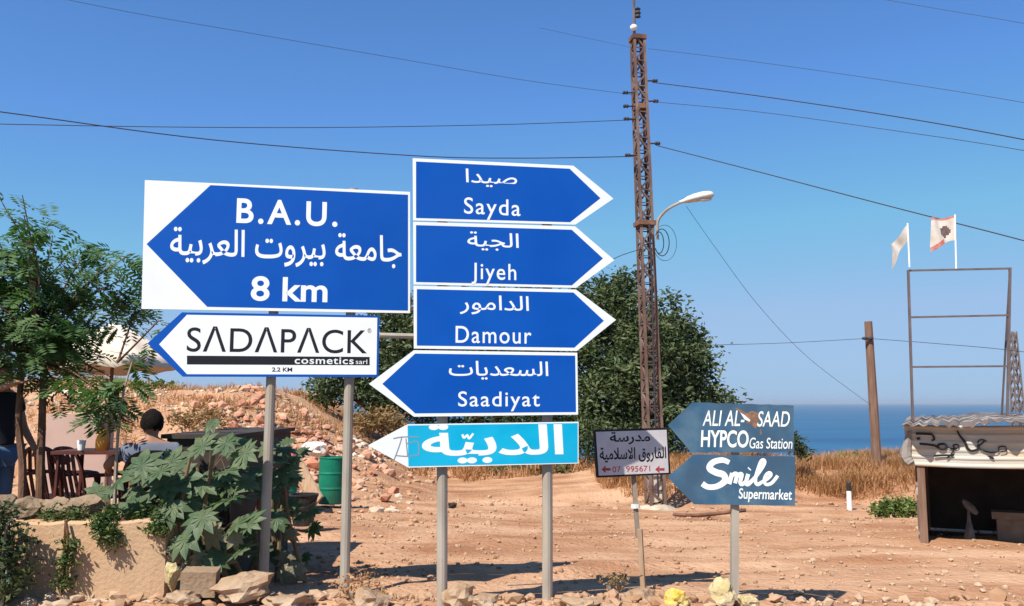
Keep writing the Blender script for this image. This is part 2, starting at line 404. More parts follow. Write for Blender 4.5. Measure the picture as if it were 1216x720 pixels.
def cr(pts, n=6):
    P = [Vector(p_) for p_ in pts]; out = []
    for i in range(len(P)-1):
        a = P[max(i-1, 0)]; b_ = P[i]; c = P[i+1]; d = P[min(i+2, len(P)-1)]
        for k in range(n):
            t_ = k/n; out.append(.5*((2*b_)+(c-a)*t_+(2*a-5*b_+4*c-d)*t_**2+(3*b_-a-3*c+d)*t_**3))
    return out+[P[-1]]
def stroke(mb, bd, pts, wpx, off, m=0, lay=[0]):
    off = .0012 if off < .01 else off
    """brush stroke: flat ribbon of squashed tube on the board, pts in photo pixels"""
    pts = cr([(a, b_, 0) for a, b_ in pts], 5); lay[0] = (lay[0]+1) % 6
    ws = list(np.interp(np.linspace(0, 1, len(pts)), np.linspace(0, 1, len(wpx)), wpx)) if hasattr(wpx, '__len__') else [wpx]*len(pts)
    tb = MB(); loc = []
    for p_ in pts:
        q = bd.hit(p_.x, p_.y); loc.append(Vector((q[0], 0, q[1])))
    sc_ = abs(bd.hit(pts[0].x+1, pts[0].y)[0]-bd.hit(pts[0].x, pts[0].y)[0])
    tb.tube(loc, [.5*a*sc_ for a in ws], 10)
    mb.add([bd.w((v[0], v[2]), off+v[1]*.03) for v in tb.v], tb.f, m)

def post(mb, bd, pxb, pxt, off, r, zbot, n=12, m=0):
    qb, qt = bd.hit(*pxb), bd.hit(*pxt)
    k = (zbot-qt[1])/(qb[1]-qt[1]); s_b = qt[0]+(qb[0]-qt[0])*k
    A = bd.w((s_b, zbot), off); B = bd.w(qt, off); mb.tube([A, B], r, n, m); return A, B

# --- sign A: B.A.U. + cosmetics board on two posts
bA = Board((172, 214), 7.25, (487, 228), 7.70)
base = G(360, 7.5)
tA = thing('road_sign', base, 'wide blue B.A.U. 8 km board above a white cosmetics arrow on two posts', 'road sign')
for pb, pt in (((312, 690), (330, 222)), ((409, 712), (420, 225))):
    mb = MB(); A, B = post(mb, bA, pb, pt, -.075, .042, T(-2, 7.5)-.35); mb.tube([B, B+Vector((0, 0, .02))], .046, 12)
    mb.build('post', M_galv, tA, sm=False)
mb = MB(); bA.prism(mb, [(172, 214), (487, 228), (487, 372), (168, 367)], -.012, 0, 0, 1)
bA.poly(mb, [(174, 290), (250, 220), (484.5, 231.5), (484.5, 369), (246, 364.5)][::-1], .0008, 2)
pan = mb.build('board', [M_white, M_alu, M_blue], tA); pan['label'] = 'blue board with white arrow field at its left'
line(pan, bA, 'B.A.U.', (281, 238, 401, 267.5), M_letter, bold=.02, space=1.22)
line(pan, bA, arabic('جامعة بيروت العربية'), (202, 274.5, 477, 317), M_letter, bold=.010)
line(pan, bA, '8 km', (298, 329, 389, 358.5), M_letter, bold=.02)
mb = MB(); bA.prism(mb, [(175, 408), (216, 371), (450.5, 375), (449.5, 448), (217, 447.5)], -.010, 0, 0, 1)
bA.poly(mb, [(189, 409), (222, 374), (448, 377.5), (447, 445), (222, 444.5)][::-1], .0008, 2)
pan = mb.build('board', [M_blue, M_alu, M_white], tA); pan['label'] = 'white arrow board with a blue tip and black lettering'
line(pan, bA, 'SΛDΛPΛCK', (222, 389, 436, 419), M_black, bold=.002, space=1.02)
mb = MB(); bA.poly(mb, [(222, 422.5), (439, 424), (439, 434), (222, 433)][::-1], .0012); mb.build('black_band', M_black, pan)
line(pan, bA, '®', (436.5, 390, 441, 395.5), M_black)
line(pan, bA, '2.2 KM', (323, 436.5, 347, 441.5), M_black, bold=.02)
line(pan, bA, 'cosmetics', (350, 424.5, 420, 432.5), M_letter, .0022, bold=.012, space=1.1)
line(pan, bA, 'sarl', (422.5, 427, 436, 432.5), M_letter, .0022)
mb = MB()
for y in (250, 340, 395, 430):
    q0, q1 = bA.hit(300, y), bA.hit(440, y); mb = MB(); mb.tube([bA.w(q0, -.022), bA.w(q1, -.022)], .012, 4); mb.build('bracket', M_alu, tA)

# --- sign B: stack of town names
bB = Board((490, 188), 6.90, (685, 198), 7.19)
tB = thing('road_sign', G(590, 7.05), 'tall stack of blue town arrows with a turquoise arrow board at its foot', 'road sign')
for pb, pt in (((526.5, 700), (527, 192)), ((653, 700), (652, 200))):
    mb = MB(); post(mb, bB, pb, pt, -.075, .042, T(0, 7)-.35, 4 if False else 12); mb.build('post', M_greypaint, tB)
stack = [
 ('blue arrow board to Sayda pointing right', [(490, 188), (681, 197), (728.5, 236), (683, 267), (490.5, 262)], [(494, 192), (676.5, 200.5), (713, 235.5), (677, 264), (494, 259)],
  [('صيدا', (553, 202, 614, 222.5)), ('Sayda', (551, 236, 618, 261.5))]),
 ('blue arrow board to Jiyeh pointing right', [(490.5, 263.5), (683, 269), (729.5, 309), (684, 342), (491, 338)], [(494, 267.5), (679, 273), (716, 307), (679, 339), (494, 335)],
  [('الجية', (555, 276, 616, 298)), ('Jiyeh', (560, 313, 613, 338.5))]),
 ('blue arrow board to Damour pointing right', [(491, 339.5), (684, 344), (731.5, 380), (685, 417), (491.5, 414)], [(495, 343.5), (681, 347.5), (717, 381), (682, 413), (495, 410.5)],
  [('الدامور', (546, 351, 628, 374)), ('Damour', (541, 388, 631, 408))]),
 ('blue arrow board to Saadiyat pointing left', [(438, 456), (491.5, 416), (685.5, 419), (686.5, 492.5), (491.5, 495)], [(454, 456), (493, 420), (683, 422.5), (684, 489.5), (493, 491)],
  [('السعديات', (533, 429, 651, 451)), ('Saadiyat', (544, 465, 641, 488.5))])]
for lb, outer, inner, txts in stack:
    mb = MB(); bB.prism(mb, outer, -.012, 0, 0, 1); bB.poly(mb, inner[::-1], .0008, 2)
    pan = mb.build('arrow_board', [M_white, M_alu, M_blue], tB); pan['label'] = lb
    for s_, bx in txts:
        ar = ord(s_[0]) > 0x500
        line(pan, bB, arabic(s_) if ar else s_, bx, M_letter, bold=.006, space=1.0 if ar else 1.14)
mb = MB(); O = [(437, 529), (484, 504), (687, 501), (687, 550.5), (485, 555.5)]
bB.prism(mb, O, -.012, 0, 0, 1); bB.poly(mb, [(484, 505.5), (686, 502.5), (686, 549.5), (485, 554)][::-1], .0008, 2)
pan = mb.build('arrow_board', [M_white, M_alu, M_cyan], tB); pan['label'] = 'turquoise board with white arrow tip and pencilled scribble'
line(pan, bB, arabic('الدبية'), (501, 503.5, 669, 550), M_letter, bold=.024); mb = MB()
stroke(mb, bB, [(549, 516), (551, 520), (555, 517), (557, 521), (562, 515)], 2.6, .006)
mb.build('accent_mark', M_letter, pan)
mb = MB()
for pts in ([(467, 521), (478, 519), (498, 519)], [(477, 520), (474, 530), (468, 546)], [(470, 541), (484, 542), (497, 540)], [(482, 521), (484, 541)], [(483, 527), (496, 525), (497, 541)]):
    stroke(mb, bB, pts, 1.3, .006)
mb.build('scribble', mat('pencil_scribble', (.25, .27, .3), None), pan)
mb = MB()
for y in (225, 245, 302, 325, 378, 398, 438, 475, 528):
    a0, a1 = bB.hit(505, y), bB.hit(672, y); mb = MB(); mb.tube([bB.w(a0, -.022), bB.w(a1, -.022)], .012, 4); mb.build('bracket', M_alu, tB)
mb = MB(); mb.tube([bB.w(bB.hit(452, 397), -.13), bB.w(bB.hit(530, 399), -.13)], .022, 8); mb.build('cross_rail', M_galv, tB)

# --- school sign
bS = Board((705, 511), 7.72, (793, 508), 7.98)
tS = thing('road_sign', G(766, 7.85), 'small white school board with black Arabic writing on a thin leaning post', 'road sign')
mb = MB(); bS.prism(mb, [(705, 511), (793, 508), (796.5, 563.5), (709, 567.5)], -.02, 0, 1, 1)
bS.poly(mb, [(707.5, 513), (791.5, 510.5), (794, 561.5), (711, 565)][::-1], .0008, 0)
pan = mb.build('board', [mat('grubby_white_board', (.66, .62, .62), (.56, .52, .52), 5, .6), M_black], tS)
line(pan, bS, arabic('مدرسة'), (724, 513, 772, 528), M_black, bold=.022)
line(pan, bS, arabic('الفاروق الاسلامية'), (712, 531, 791, 549.5), M_black, bold=.02)
line(pan, bS, '07  995671', (727, 553.5, 772, 560.5), M_redtxt, bold=.006)
for x in (714, 778):
    mb = MB(); bS.poly(mb, [(x, 557.5), (x+5, 553), (x+5, 556), (x+11, 556), (x+11, 559), (x+5, 559), (x+5, 562)][::-1], .0016); mb.build('arrow_mark', M_redtxt, pan)
mb = MB(); pz = T(1.2, 7.85)
q1 = bS.w(bS.hit(753, 530), -.05); q2 = bS.w(bS.hit(761, 640), -.05); q3 = bS.w(bS.hit(767, 706), -.05)
mb.tube([q1, q2], .027, 4); mb.build('post', M_wood if False else mat('dull_steel_post', (.22, .17, .14), (.3, .25, .2), 8, .7), tS)
mb = MB(); mb.tube([q2+Vector((.012, -.03, .08)), q3+Vector((.012, -.03, -.3))], .024, 6); st = mb.build('stake', M_plank, tS)
mb = MB(); q = bS.w(bS.hit(757.5, 602), -.05); mb.tube([q-Vector((.0, 0, .016)), q+Vector((0, 0, .016))], .04, 8); mb.build('tie', M_whitepl, tS)

# --- gas station / supermarket arrows
bH = Board((793, 505), 7.22, (943, 510), 6.98)
tH = thing('road_sign', G(872, 7.1), 'two faded blue arrow boards for a gas station and a supermarket on one post', 'road sign')
mb = MB(); post(mb, bH, (872, 700), (873, 486), -.06, .04, T(1.8, 7.05)-.35, 4); mb.build('post', M_greypaint, tH)
def ragged(p0, p1, n, a):
    return [(p0[0]+(p1[0]-p0[0])*i/n, p0[1]+(p1[1]-p0[1])*i/n+(random.uniform(-a, a) if 0 < i < n else 0)) for i in range(n+1)]
mb = MB(); O = [(793, 505)]+ragged((822, 478), (942.5, 482), 12, .7)+ragged((943, 537), (821, 537.5), 14, 1.0)
bH.prism(mb, O, -.008, 0, 0, 1); pan = mb.build('arrow_board', [M_oldblue, M_alu], tH); pan['label'] = 'upper blue arrow board, paint flaked brown near its top edge'
line(pan, bH, 'ALI AL-', (834, 487.5, 884, 506), M_oldletter, bold=.006, shear=.26)
line(pan, bH, 'SAAD', (899, 488.5, 938, 507), M_oldletter, bold=.006, shear=.26)
line(pan, bH, 'HYPCO', (832, 511, 889, 531.5), M_oldletter, bold=.022, shear=.1)
line(pan, bH, 'Gas Station', (890, 520, 941, 533), M_oldletter, bold=.004, shear=.2)
mb = MB(); bH.poly(mb, [(873, 484.5), (880, 487), (887, 491), (893, 488), (901, 491), (903, 497), (899, 501), (902, 506), (897, 509), (892, 504), (886, 503), (890, 498), (882, 493)][::-1], .0008, 0)
bH.poly(mb, [(879, 490), (884, 493), (891, 499), (890, 501), (884, 498)][::-1], .0022, 1)
bH.poly(mb, [(902, 511), (904, 510), (904.5, 516), (903, 517)][::-1], .0008, 0)
mb.build('flaked_patch', [mat('rust_patch', (.30, .15, .08), (.14, .08, .06), 40, .9), M_oldletter], pan)
mb = MB(); O = [(792.5, 566.5)]+ragged((823.5, 540), (944.5, 542.5), 12, .5)+ragged((944, 601), (824, 599), 10, .5)
bH.prism(mb, O, -.008, 0, 0, 1); pan = mb.build('arrow_board', [M_oldblue, M_alu], tH); pan['label'] = 'lower blue arrow board with white brush-script lettering'
mb = MB()
st_ = lambda pts, w_: stroke(mb, bH, pts, np.array(w_)*1.22, .005)
st_([(866, 549.5), (858, 546.5), (847, 549), (842.5, 556), (850, 561), (859, 564), (861, 571), (852, 577.5), (841, 578.5), (834, 574.5)], [5, 5.6, 6, 6.6, 7, 7, 6.6, 5.8, 5.6, 6])
st_([(866, 575), (869.5, 562)], 4); st_([(868.5, 566), (872.5, 562.5), (875, 564), (873, 574)], 3.8); st_([(874.5, 567), (878.5, 563), (881, 564), (879, 572.5), (881, 575.5), (886, 572)], 3.8)
st_([(888.5, 563), (886, 573), (888, 575.5), (893, 571)], 3.8); st_([(889.5, 557.5), (890.5, 556.5)], 4)
st_([(893, 571), (900, 563), (907.5, 551), (907, 546.5), (903.5, 548.5), (899, 561), (897, 571), (899.5, 575.5), (904, 573)], 3.6)
st_([(904, 573), (911, 569), (915.5, 564), (913.5, 561.5), (909.5, 564.5), (907.5, 571), (910, 575.5), (916, 574), (921, 568.5), (923.5, 565)], 3.4)
mb.build('lettering', M_oldletter, pan)
line(pan, bH, 'Supermarket', (877, 580.5, 940.5, 597), M_oldletter, bold=.012, shear=.15)
mb = MB()
for y in (497, 520, 556, 585):
    mb = MB(); mb.tube([bH.w(bH.hit(835, y), -.016), bH.w(bH.hit(930, y), -.016)], .009, 4); mb.build('bracket', M_alu, tH)

# ------------------------------------------------------------------ lattice mast with lamp
DM = 19.5
mb_base = G(779, DM); tM = thing('lattice_mast', mb_base, 'tall rusty lattice mast with a street lamp arm, leaning left', 'mast')
top = U(757, 44, DM); bot = Vector((mb_base.x, DM, mb_base.z-.2)); AX = top-bot
def corner(t_, i):
    h = .16*(1-t_)+.115*t_; dx, dy = ((-1, -1), (1, -1), (1, 1), (-1, 1))[i]
    a = R(12); ox, oy = dx*h*math.cos(a)-dy*h*math.sin(a), dx*h*math.sin(a)+dy*h*math.cos(a)
    return bot+AX*t_+Vector((ox, oy, 0))
for i in range(4):
    mb = MB(); mb.tube([corner(0, i), corner(.5, i), corner(1, i)], .042, 4); mb.build('leg', M_rustgrey, tM)
mb = MB(); NB = 36
for i in range(4):
    for k in range(NB):
        a, c = k/NB, (k+1)/NB; j = (i+1) % 4
        if k % 2 == i % 2: mb.tube([corner(a, i), corner(c, j)], .026, 4)
        else: mb.tube([corner(a, j), corner(c, i)], .026, 4)
        mb.tube([corner(a, i), corner(a, j)], .016, 4)
for i in range(4): mb.tube([corner(1, i), corner(1, (i+1) % 4)], .03, 4)
mb.build('bracing', M_rustgrey, tM)
def axisp(py): 
    t_ = (U(0, py, DM).z-bot.z)/AX.z; return bot+AX*t_
for py, s_ in ((266, .40), (128, .29), (46, .33)):
    p_ = axisp(py); mb = MB(); mb.box(p_, (s_, s_, .10), 0, R(12)); mb.build('collar', M_rust, tM)
mb = MB(); p0 = axisp(44); p1 = U(752, -40, DM)
mb.tube([p0+Vector((-.07, 0, -.5)), p1], .03, 6)
mb.build('antenna', M_rustgrey, tM)
mb = MB(); c_ = U(752.5, 33, DM-.06); mb.lathe(c_-Vector((0, 0, .075)), [(.0, 0), (.05, .012), (.078, .05), (.085, .08), (.07, .12), (.03, .15), (0, .155)], 14)
mb.build('globe', M_bulb, tM, sm=True)
mb = MB(); mb.tube([U(753, 20, DM), U(759, 20, DM)], .022, 6); mb.lathe(U(757.5, 21, DM), [(.0, 0), (.07, .01), (.045, .08), (.075, .1), (.04, .17), (.07, .2), (0, .26)], 10); mb.build('insulator', M_wire, tM)
for py, side in ((98, 1), (128, -1), (143, -1), (172, 1), (186, -1), (112, -1), (122, 1)):
    p_ = axisp(py); q = p_+Vector((side*.34, -.1, 0)); mb = MB(); mb.tube([p_+Vector((side*.12, -.1, 0)), q], .018, 6)
    mb.tube([q-Vector((.06, 0, 0)), q-Vector((.03, 0, 0)), q, q+Vector((.03, 0, 0)), q+Vector((.06, 0, 0))], [.03, .05, .03, .05, .03], 8); mb.build('insulator', M_wire, tM)
# lamp
mb = MB(); arm = cr([U(781, 285, DM-.2), U(781, 264, DM-.25), U(788, 253, DM-.35), (U(797, 246, DM-.5)), U(808, 240.5, DM-.6)], 5); mb.tube(arm, .032, 8); la = mb.build('lamp_arm', M_galv, tM)
A = U(807, 241, DM-.6); B = U(848, 231.5, DM-.85); ax_ = (B-A); L = ax_.length; e = ax_.normalized(); up = Vector((0, 0, 1)); up = (up-e*up.dot(e)).normalized(); sd = e.cross(up)
mb = MB(); NS = 12
rows = [(0, .04, .05), (.12, .05, .06), (.25, .10, .10), (.45, .145, .125), (.7, .155, .13), (.88, .135, .11), (.97, .09, .075), (1, .03, .03)]
vs = []; fs = []
for f_, wd, ht in rows:
    for k in range(NS):
        an = 2*math.pi*k/NS; zz = math.sin(an)*ht*(1 if math.sin(an) > 0 else .45); vs.append(A+e*(L*f_)+sd*(math.cos(an)*wd)+up*zz)
for i in range(len(rows)-1):
    for k in range(NS): fs.append((i*NS+k, i*NS+(k+1) % NS, (i+1)*NS+(k+1) % NS, (i+1)*NS+k))
fs += [tuple(range(NS))[::-1], tuple((len(rows)-1)*NS+k for k in range(NS))]
mb.add(vs, fs); lh = mb.build('lamp_head', M_lamp, tM, sm=True)
mb = MB(); mb.rock(A+e*(L*.66)-up*.045, (.42, .22, .10), 0, 2, 0, random.Random(2)); mb.build('lens', M_lens, lh, sm=True)
mb = MB()
for k, (rx, rz, cx) in enumerate(((.16, .30, 786), (.10, .24, 783), (.26, .40, 790))):
    c_ = U(cx, 288, DM-.3); mb.tube([c_+Vector((rx*math.cos(a), .03*k, rz*math.sin(a))) for a in np.linspace(-2.6, 2.4, 20)], .011 if k < 2 else .006, 6)
mb.tube(cr([U(771, 266, DM-.28), U(774, 330, DM-.3), U(776, 420, DM-.3), U(779, 520, DM-.3), U(782, 590, DM-.3)]), .02, 6)
mb.build('cable_coil', M_wire, tM)
mb = MB(); p_ = U(777, 582, DM-.35); mb.box(U(779, 578, DM-.02), (.26, .22, .62), 0, R(12), 0, R(-3)); mb.build('plinth', mat('cream_plinth', (.66, .58, .48), (.5, .4, .3), 5, .9), tM)
mb = MB(); mb.rock((mb_base.x, DM, mb_base.z-.04), (1.1, 1.0, .34), 0, 2); mb.build('footing', M_conc, tM)

# ------------------------------------------------------------------ wooden pole, wires
pw = G(1042, 22.8)
mb = MB(); pt = U(1031, 382, 22.8); mb.tube([pw-Vector((0, 0, .4)), (pw+pt)/2, pt], [.125, .115, .10], 10)
tP = thing('utility_pole', pw, 'bare brown wooden pole standing in the dry grass before the sea', 'utility pole')
mb.build('pole', M_wood, tP)
mb = MB(); q = U(1030.5, 402, 22.65); mb.tube([q-Vector((.14, 0, 0)), q-Vector((.07, 0, 0)), q, q+Vector((.07, 0, 0)), q+Vector((.14, 0, 0))], [.03, .045, .03, .045, .03], 8); mb.build('insulator', M_wire, tP)
def wire(pts, r, label):
    P = cr([U(a, b_, d) for a, b_, d in pts], 8); mb = MB(); mb.tube(P, r*.68, 5); o = mb.build('overhead_wire', M_wire); tag(o, label, 'wire', 'overhead wires'); return o
wire([(-260, 100, 13), (0, 133, 14.5), (250, 166, 16.2), (490, 185, 17.8), (620, 188, 18.6), (752, 186, 19.4)], .016, 'black wire sagging from upper left to just above the Sayda board')
wire([(-260, 142, 14), (0, 147.5, 15), (200, 151, 16.2), (400, 151.5, 17.3), (600, 148, 18.5), (754, 142.5, 19.4)], .012, 'nearly level wire across the left sky, second from bottom at the mast')
wire([(-200, -60, 15), (120, 8, 16.5), (300, 40, 17.3), (480, 71, 18.2), (620, 95, 18.9), (754, 113, 19.4)], .007, 'thin wire running down from the top left corner to the mast')
wire([(640, 33, 19), (700, 46, 19.2), (752, 57, 19.4)], .004, 'very thin short wire left of the mast top')
wire([(775, 98, 19.4), (900, 114, 18), (1060, 138, 16.3), (1216, 166, 14.8), (1450, 215, 13)], .016, 'thick black wire from near the mast top to the right edge')
wire([(770, 58, 19.4), (900, 74, 18), (1060, 97, 16.3), (1216, 122, 14.8), (1450, 165, 13)], .007, 'thin wire highest on the right side of the mast')
wire([(775, 121, 19.4), (900, 133, 18), (1060, 155, 16.3), (1216, 179, 14.8), (1450, 225, 13)], .009, 'thin wire just under the thick one right of the mast')
wire([(780, 173, 19.4), (900, 204, 18), (1060, 246, 16.3), (1216, 286, 14.8), (1450, 350, 13)], .016, 'black wire from the mast sloping down past the flags to the right edge')
wire([(840, 410, 24), (930, 407.5, 23.4), (1030, 402, 22.7)], .010, 'wire from the tree to the wooden pole')
wire([(1030, 402, 22.7), (1110, 408, 21), (1216, 418, 19), (1400, 445, 17)], .010, 'wire from the wooden pole passing behind the steel frame')
wire([(815, 245, 18.9), (850, 295, 19.6), (900, 362, 20.5), (960, 425, 21.5), (1038, 484, 22.8)], .007, 'thin slack wire from the lamp down to the wooden pole')
wire([(1030, -4, 17), (1110, 10, 16), (1216, 28, 15), (1400, 64, 13)], .006, 'faint wire cutting the top right corner')
wire([(762, 296, 19.3), (748, 300, 19), (726, 309, 18.6), (660, 345, 17.5), (560, 380, 16)], .012, 'short wire from the lamp collar down behind the town arrows')

# ------------------------------------------------------------------ trees, plants
def leaf_cloud(mb, lobes, n, size, per=9, spread=.28, hollow=.45, rr=None, flat=.0, m=0):
    rr = rr or rng
    wts = np.array([l[1][0]*l[1][1]*l[1][2] for l in lobes])**.7; wts /= wts.sum()
    ch = rr.choice(len(lobes), n, p=wts)
    for k in ch:
        c, r_ = lobes[k]; d_ = rr.normal(size=3); d_ /= np.linalg.norm(d_); rad = (hollow+(1-hollow)*rr.random()**.6)*(1+.12*rr.normal())
        cc = np.array(c)+d_*np.array(r_)*rad
        for _ in range(per):
            p_ = cc+rr.normal(size=3)*spread*np.array((1, 1, .7))
            a = rr.normal(size=3)*np.array((1, 1, .6)); a /= np.linalg.norm(a); b_ = np.cross(a, rr.normal(size=3)); b_ /= np.linalg.norm(b_)
            L_ = size*(.6+.8*rr.random()); W_ = L_*.42; nn = np.cross(a, b_)*W_*.25
            o = len(mb.v); mb.v += [tuple(p_), tuple(p_+a*L_*.5+b_*W_*.5+nn), tuple(p_+a*L_), tuple(p_+a*L_*.5-b_*W_*.5+nn)]
            mb.f += [(o, o+1, o+2), (o, o+2, o+3)]; mb.m += [m, m]
def lobes_px(lst, d, depth=1.0):
    return [(tuple(U(a, b_, d+dd)), (r_/F*d*1., r_/F*d*depth, r_/F*d*.9)) for a, b_, r_, dd in lst]
def big_tree(d, pxb, lobes, label, n, size=.17):
    bs = G(pxb, d); t_ = thing('evergreen_tree', bs, label, 'tree', 'dark evergreen trees behind the signs')
    LB0 = lobes_px(lobes, d); LB = []; g = np.random.default_rng(int(pxb))
    for c, r_ in LB0:
        LB.append((c, tuple(.86*q for q in r_)))
        for _ in range(6):
            dv = g.normal(size=3); dv /= np.linalg.norm(dv); k = g.uniform(.14, .30); LB.append((tuple(np.array(c)+dv*np.array(r_)*g.uniform(.85, 1.12)), tuple(k*q for q in r_)))
    mb = MB(); cen = np.mean([l[0] for l in LB], 0)
    fork = bs.lerp(Vector(cen), .35)
    mb.tube(cr([bs-Vector((0, 0, .3)), bs.lerp(fork, .5)+Vector((.1, .05, 0)), fork]), list(np.linspace(.24, .17, 13)), 10)
    for c, r_ in LB0:
        P = cr([fork, fork.lerp(Vector(c), .5)+Vector((random.uniform(-.3, .3), random.uniform(-.3, .3), .15)), Vector(c)+Vector((0, 0, r_[2]*.5))], 5); mb.tube(P, list(np.linspace(.11, .02, len(P))), 6)
    mb.build('trunk', M_bark, t_)
    mb = MB(); leaf_cloud(mb, LB, n, size, per=10, spread=.19, hollow=.35); mb.build('crown', M_leaf, t_)
big_tree(27, 745, [(728, 366, 40, 0), (715, 420, 58, .5), (775, 395, 45, -.5), (800, 425, 46, 0), (755, 455, 62, -.6), (820, 462, 36, .4), (848, 478, 22, 0), (862, 476, 12, 0), (700, 480, 45, .5), (790, 478, 48, -.3), (695, 375, 42, 1), (735, 500, 34, .3), (728, 345, 24, .2), (800, 390, 26, .2), (833, 432, 20, .2)], 'dark evergreen tree rising behind the mast, right of the town arrows', 2700, .19)
big_tree(28.5, 600, [(590, 400, 70, 0), (640, 430, 70, 0), (540, 440, 65, 0), (620, 360, 45, 0), (600, 480, 45, 0), (668, 490, 30, 0), (520, 480, 35, 0), (560, 502, 30, 0), (515, 505, 26, 0), (640, 505, 30, 0), (600, 515, 26, -.5)], 'dark evergreen tree almost hidden behind the town arrows', 1900)
big_tree(27.5, 470, [(470, 400, 50, 0), (440, 430, 45, 0), (408, 450, 34, 0), (480, 450, 45, 0), (385, 462, 20, 0), (465, 470, 32, -.3), (430, 466, 26, 0), (470, 368, 26, 0)], 'dark evergreen tree in the gap between the white arrow board and the Saadiyat arrow', 1500)
def bush(name, lst, d, size, n, m, label, cat='bush', group=None, per=7, spread=.08, stem=True, hollow=.2, sm=None):
    LB = lobes_px(lst, d); c0 = np.mean([l[0] for l in LB], 0); z0 = min(l[0][2]-l[1][2] for l in LB)
    t_ = thing(name, (c0[0], c0[1], z0), label, cat, group); mb = MB(); leaf_cloud(mb, LB, n, size, per, spread, hollow); mb.build('foliage', m, t_)
    if stem:
        mb = MB()
        for c, r_ in LB:
            for _ in range(3):
                e_ = Vector(c)+Vector((random.gauss(0, r_[0]*.6), random.gauss(0, r_[1]*.6), random.gauss(r_[2]*.2, r_[2]*.4)))
                mb.tube([Vector((c0[0]*.4+c[0]*.6, c0[1], z0-.05)), (Vector(c)+e_)/2-Vector((0, 0, r_[2]*.3)), e_], [.012, .009, .004], 5)
        mb.build('stem', sm or M_palestem, t_)
    return t_
bush('green_bush', [(947, 530, 9, 0), (941, 520, 7, 0), (954, 538, 7, 0)], 21.5, .10, 90, M_bush, 'dark green bush just right of the faded gas station board')
bush('green_bush', [(1000, 548, 8, 0), (1018, 547, 9, 0), (1033, 549, 7, 0), (985, 550, 6, 0)], 25, .12, 220, M_green, 'low yellow-green bush on the sea edge, left of the wooden pole', stem=False)
bush('weed', [(1060, 603, 9, 0), (1045, 606, 6, 0), (1075, 606, 8, 0), (1083, 600, 7, 0)], 17.5, .10, 170, M_green, 'green weeds at the foot of the bank between wooden pole and shed', 'weeds', stem=False)
bush('weed', [(432, 692, 12, 0), (415, 700, 10, 0), (452, 700, 9, 0)], 7.15, .04, 60, M_dry, 'dry weeds between the B.A.U. post and the left town-arrow post', 'weeds', per=5, spread=.05)
bush('weed', [(735, 688, 9, 0), (722, 692, 7, 0)], 7.6, .04, 30, M_drybush, 'small dry dead weed left of the leaning school post', 'weeds', per=4, spread=.05)
bush('dry_bush', [(440, 502, 20, 0), (465, 505, 22, .3), (424, 497, 11, .4)], 25.5, .15, 190, M_drybush, 'brown dry bush at the top of the rubble slope beside the turquoise arrow tip')
bush('dry_bush', [(232, 500, 18, 0), (256, 496, 16, 0), (212, 497, 14, 0)], 17.5, .10, 90, M_drybush, 'tangled dry brown bush on the mound behind the castor plant')
bush('green_bush', [(165, 463, 12, 0), (190, 464, 11, 0), (205, 465, 8, 0)], 24, .13, 200, M_green, 'low green bush on top of the mound under the umbrella edge', stem=False)
bush('leafy_bush', [(2, 650, 30, 0), (-40, 640, 50, .1), (6, 682, 26, -.1), (2, 618, 20, 0), (-30, 690, 40, 0)], 7.05, .065, 480, M_bush, 'dark leafy bush against the left end of the ochre wall', per=6, spread=.05)
tv = bush('wall_vine', [(90, 612, 8, .05), (130, 613, 10, 0), (128, 632, 10, -.12), (60, 611, 7, .05), (165, 612, 9, .05), (188, 624, 11, -.1), (118, 622, 8, -.1), (195, 610, 12, 0), (134, 644, 6, -.12)], 7.36, .045, 400, M_vine, 'green trailing vine hanging over the top of the ochre wall', 'vine', per=6, spread=.035, stem=False)
mb = MB(); mb.tube(cr([U(78, 618, 7.26), U(81, 640, 7.25), U(78, 665, 7.25), U(76, 690, 7.24), U(73, 706, 7.24)]), .012, 5); mb.build('stem', M_bark, tv)
mb = MB(); leaf_cloud(mb, lobes_px([(83, 645, 8, 0), (79, 668, 7, 0), (75, 690, 8, 0), (84, 655, 6, 0)], 7.22), 60, .05, 5, .025); mb.build('foliage', M_vine, tv)

# castor plants
def castor_leaf(mb, c, nrm, r_, spin, rr, dr=1.):
    nrm = Vector(nrm).normalized(); a = nrm.orthogonal().normalized(); a = Matrix.Rotation(spin, 3, nrm) @ a; b_ = nrm.cross(a); c = Vector(c)
    N = 9
    for k in range(N):
        an = -2.75+5.5*k/(N-1); ln = r_*(.58+.42*math.cos(an*.55))*rr.uniform(.9, 1.08)
        dv = a*math.cos(an)+b_*math.sin(an); sv = nrm.cross(dv)
        w_ = ln*.215; droop = -.17*ln*rr.uniform(.1, 2.0)*dr
        pts = [c-dv*.0, c+dv*ln*.38+sv*w_*1.0+nrm*.02*ln, c+dv*ln*.66+sv*w_*.85+nrm*(droop*.3), c+dv*ln+nrm*droop, c+dv*ln*.66-sv*w_*.85+nrm*(droop*.3), c+dv*ln*.38-sv*w_*1.0+nrm*.02*ln, c+dv*ln*.5-nrm*.05*ln]
        mb.add(pts, [(0, 1, 6), (1, 2, 6), (2, 3, 6), (3, 4, 6), (4, 5, 6), (5, 0, 6)])
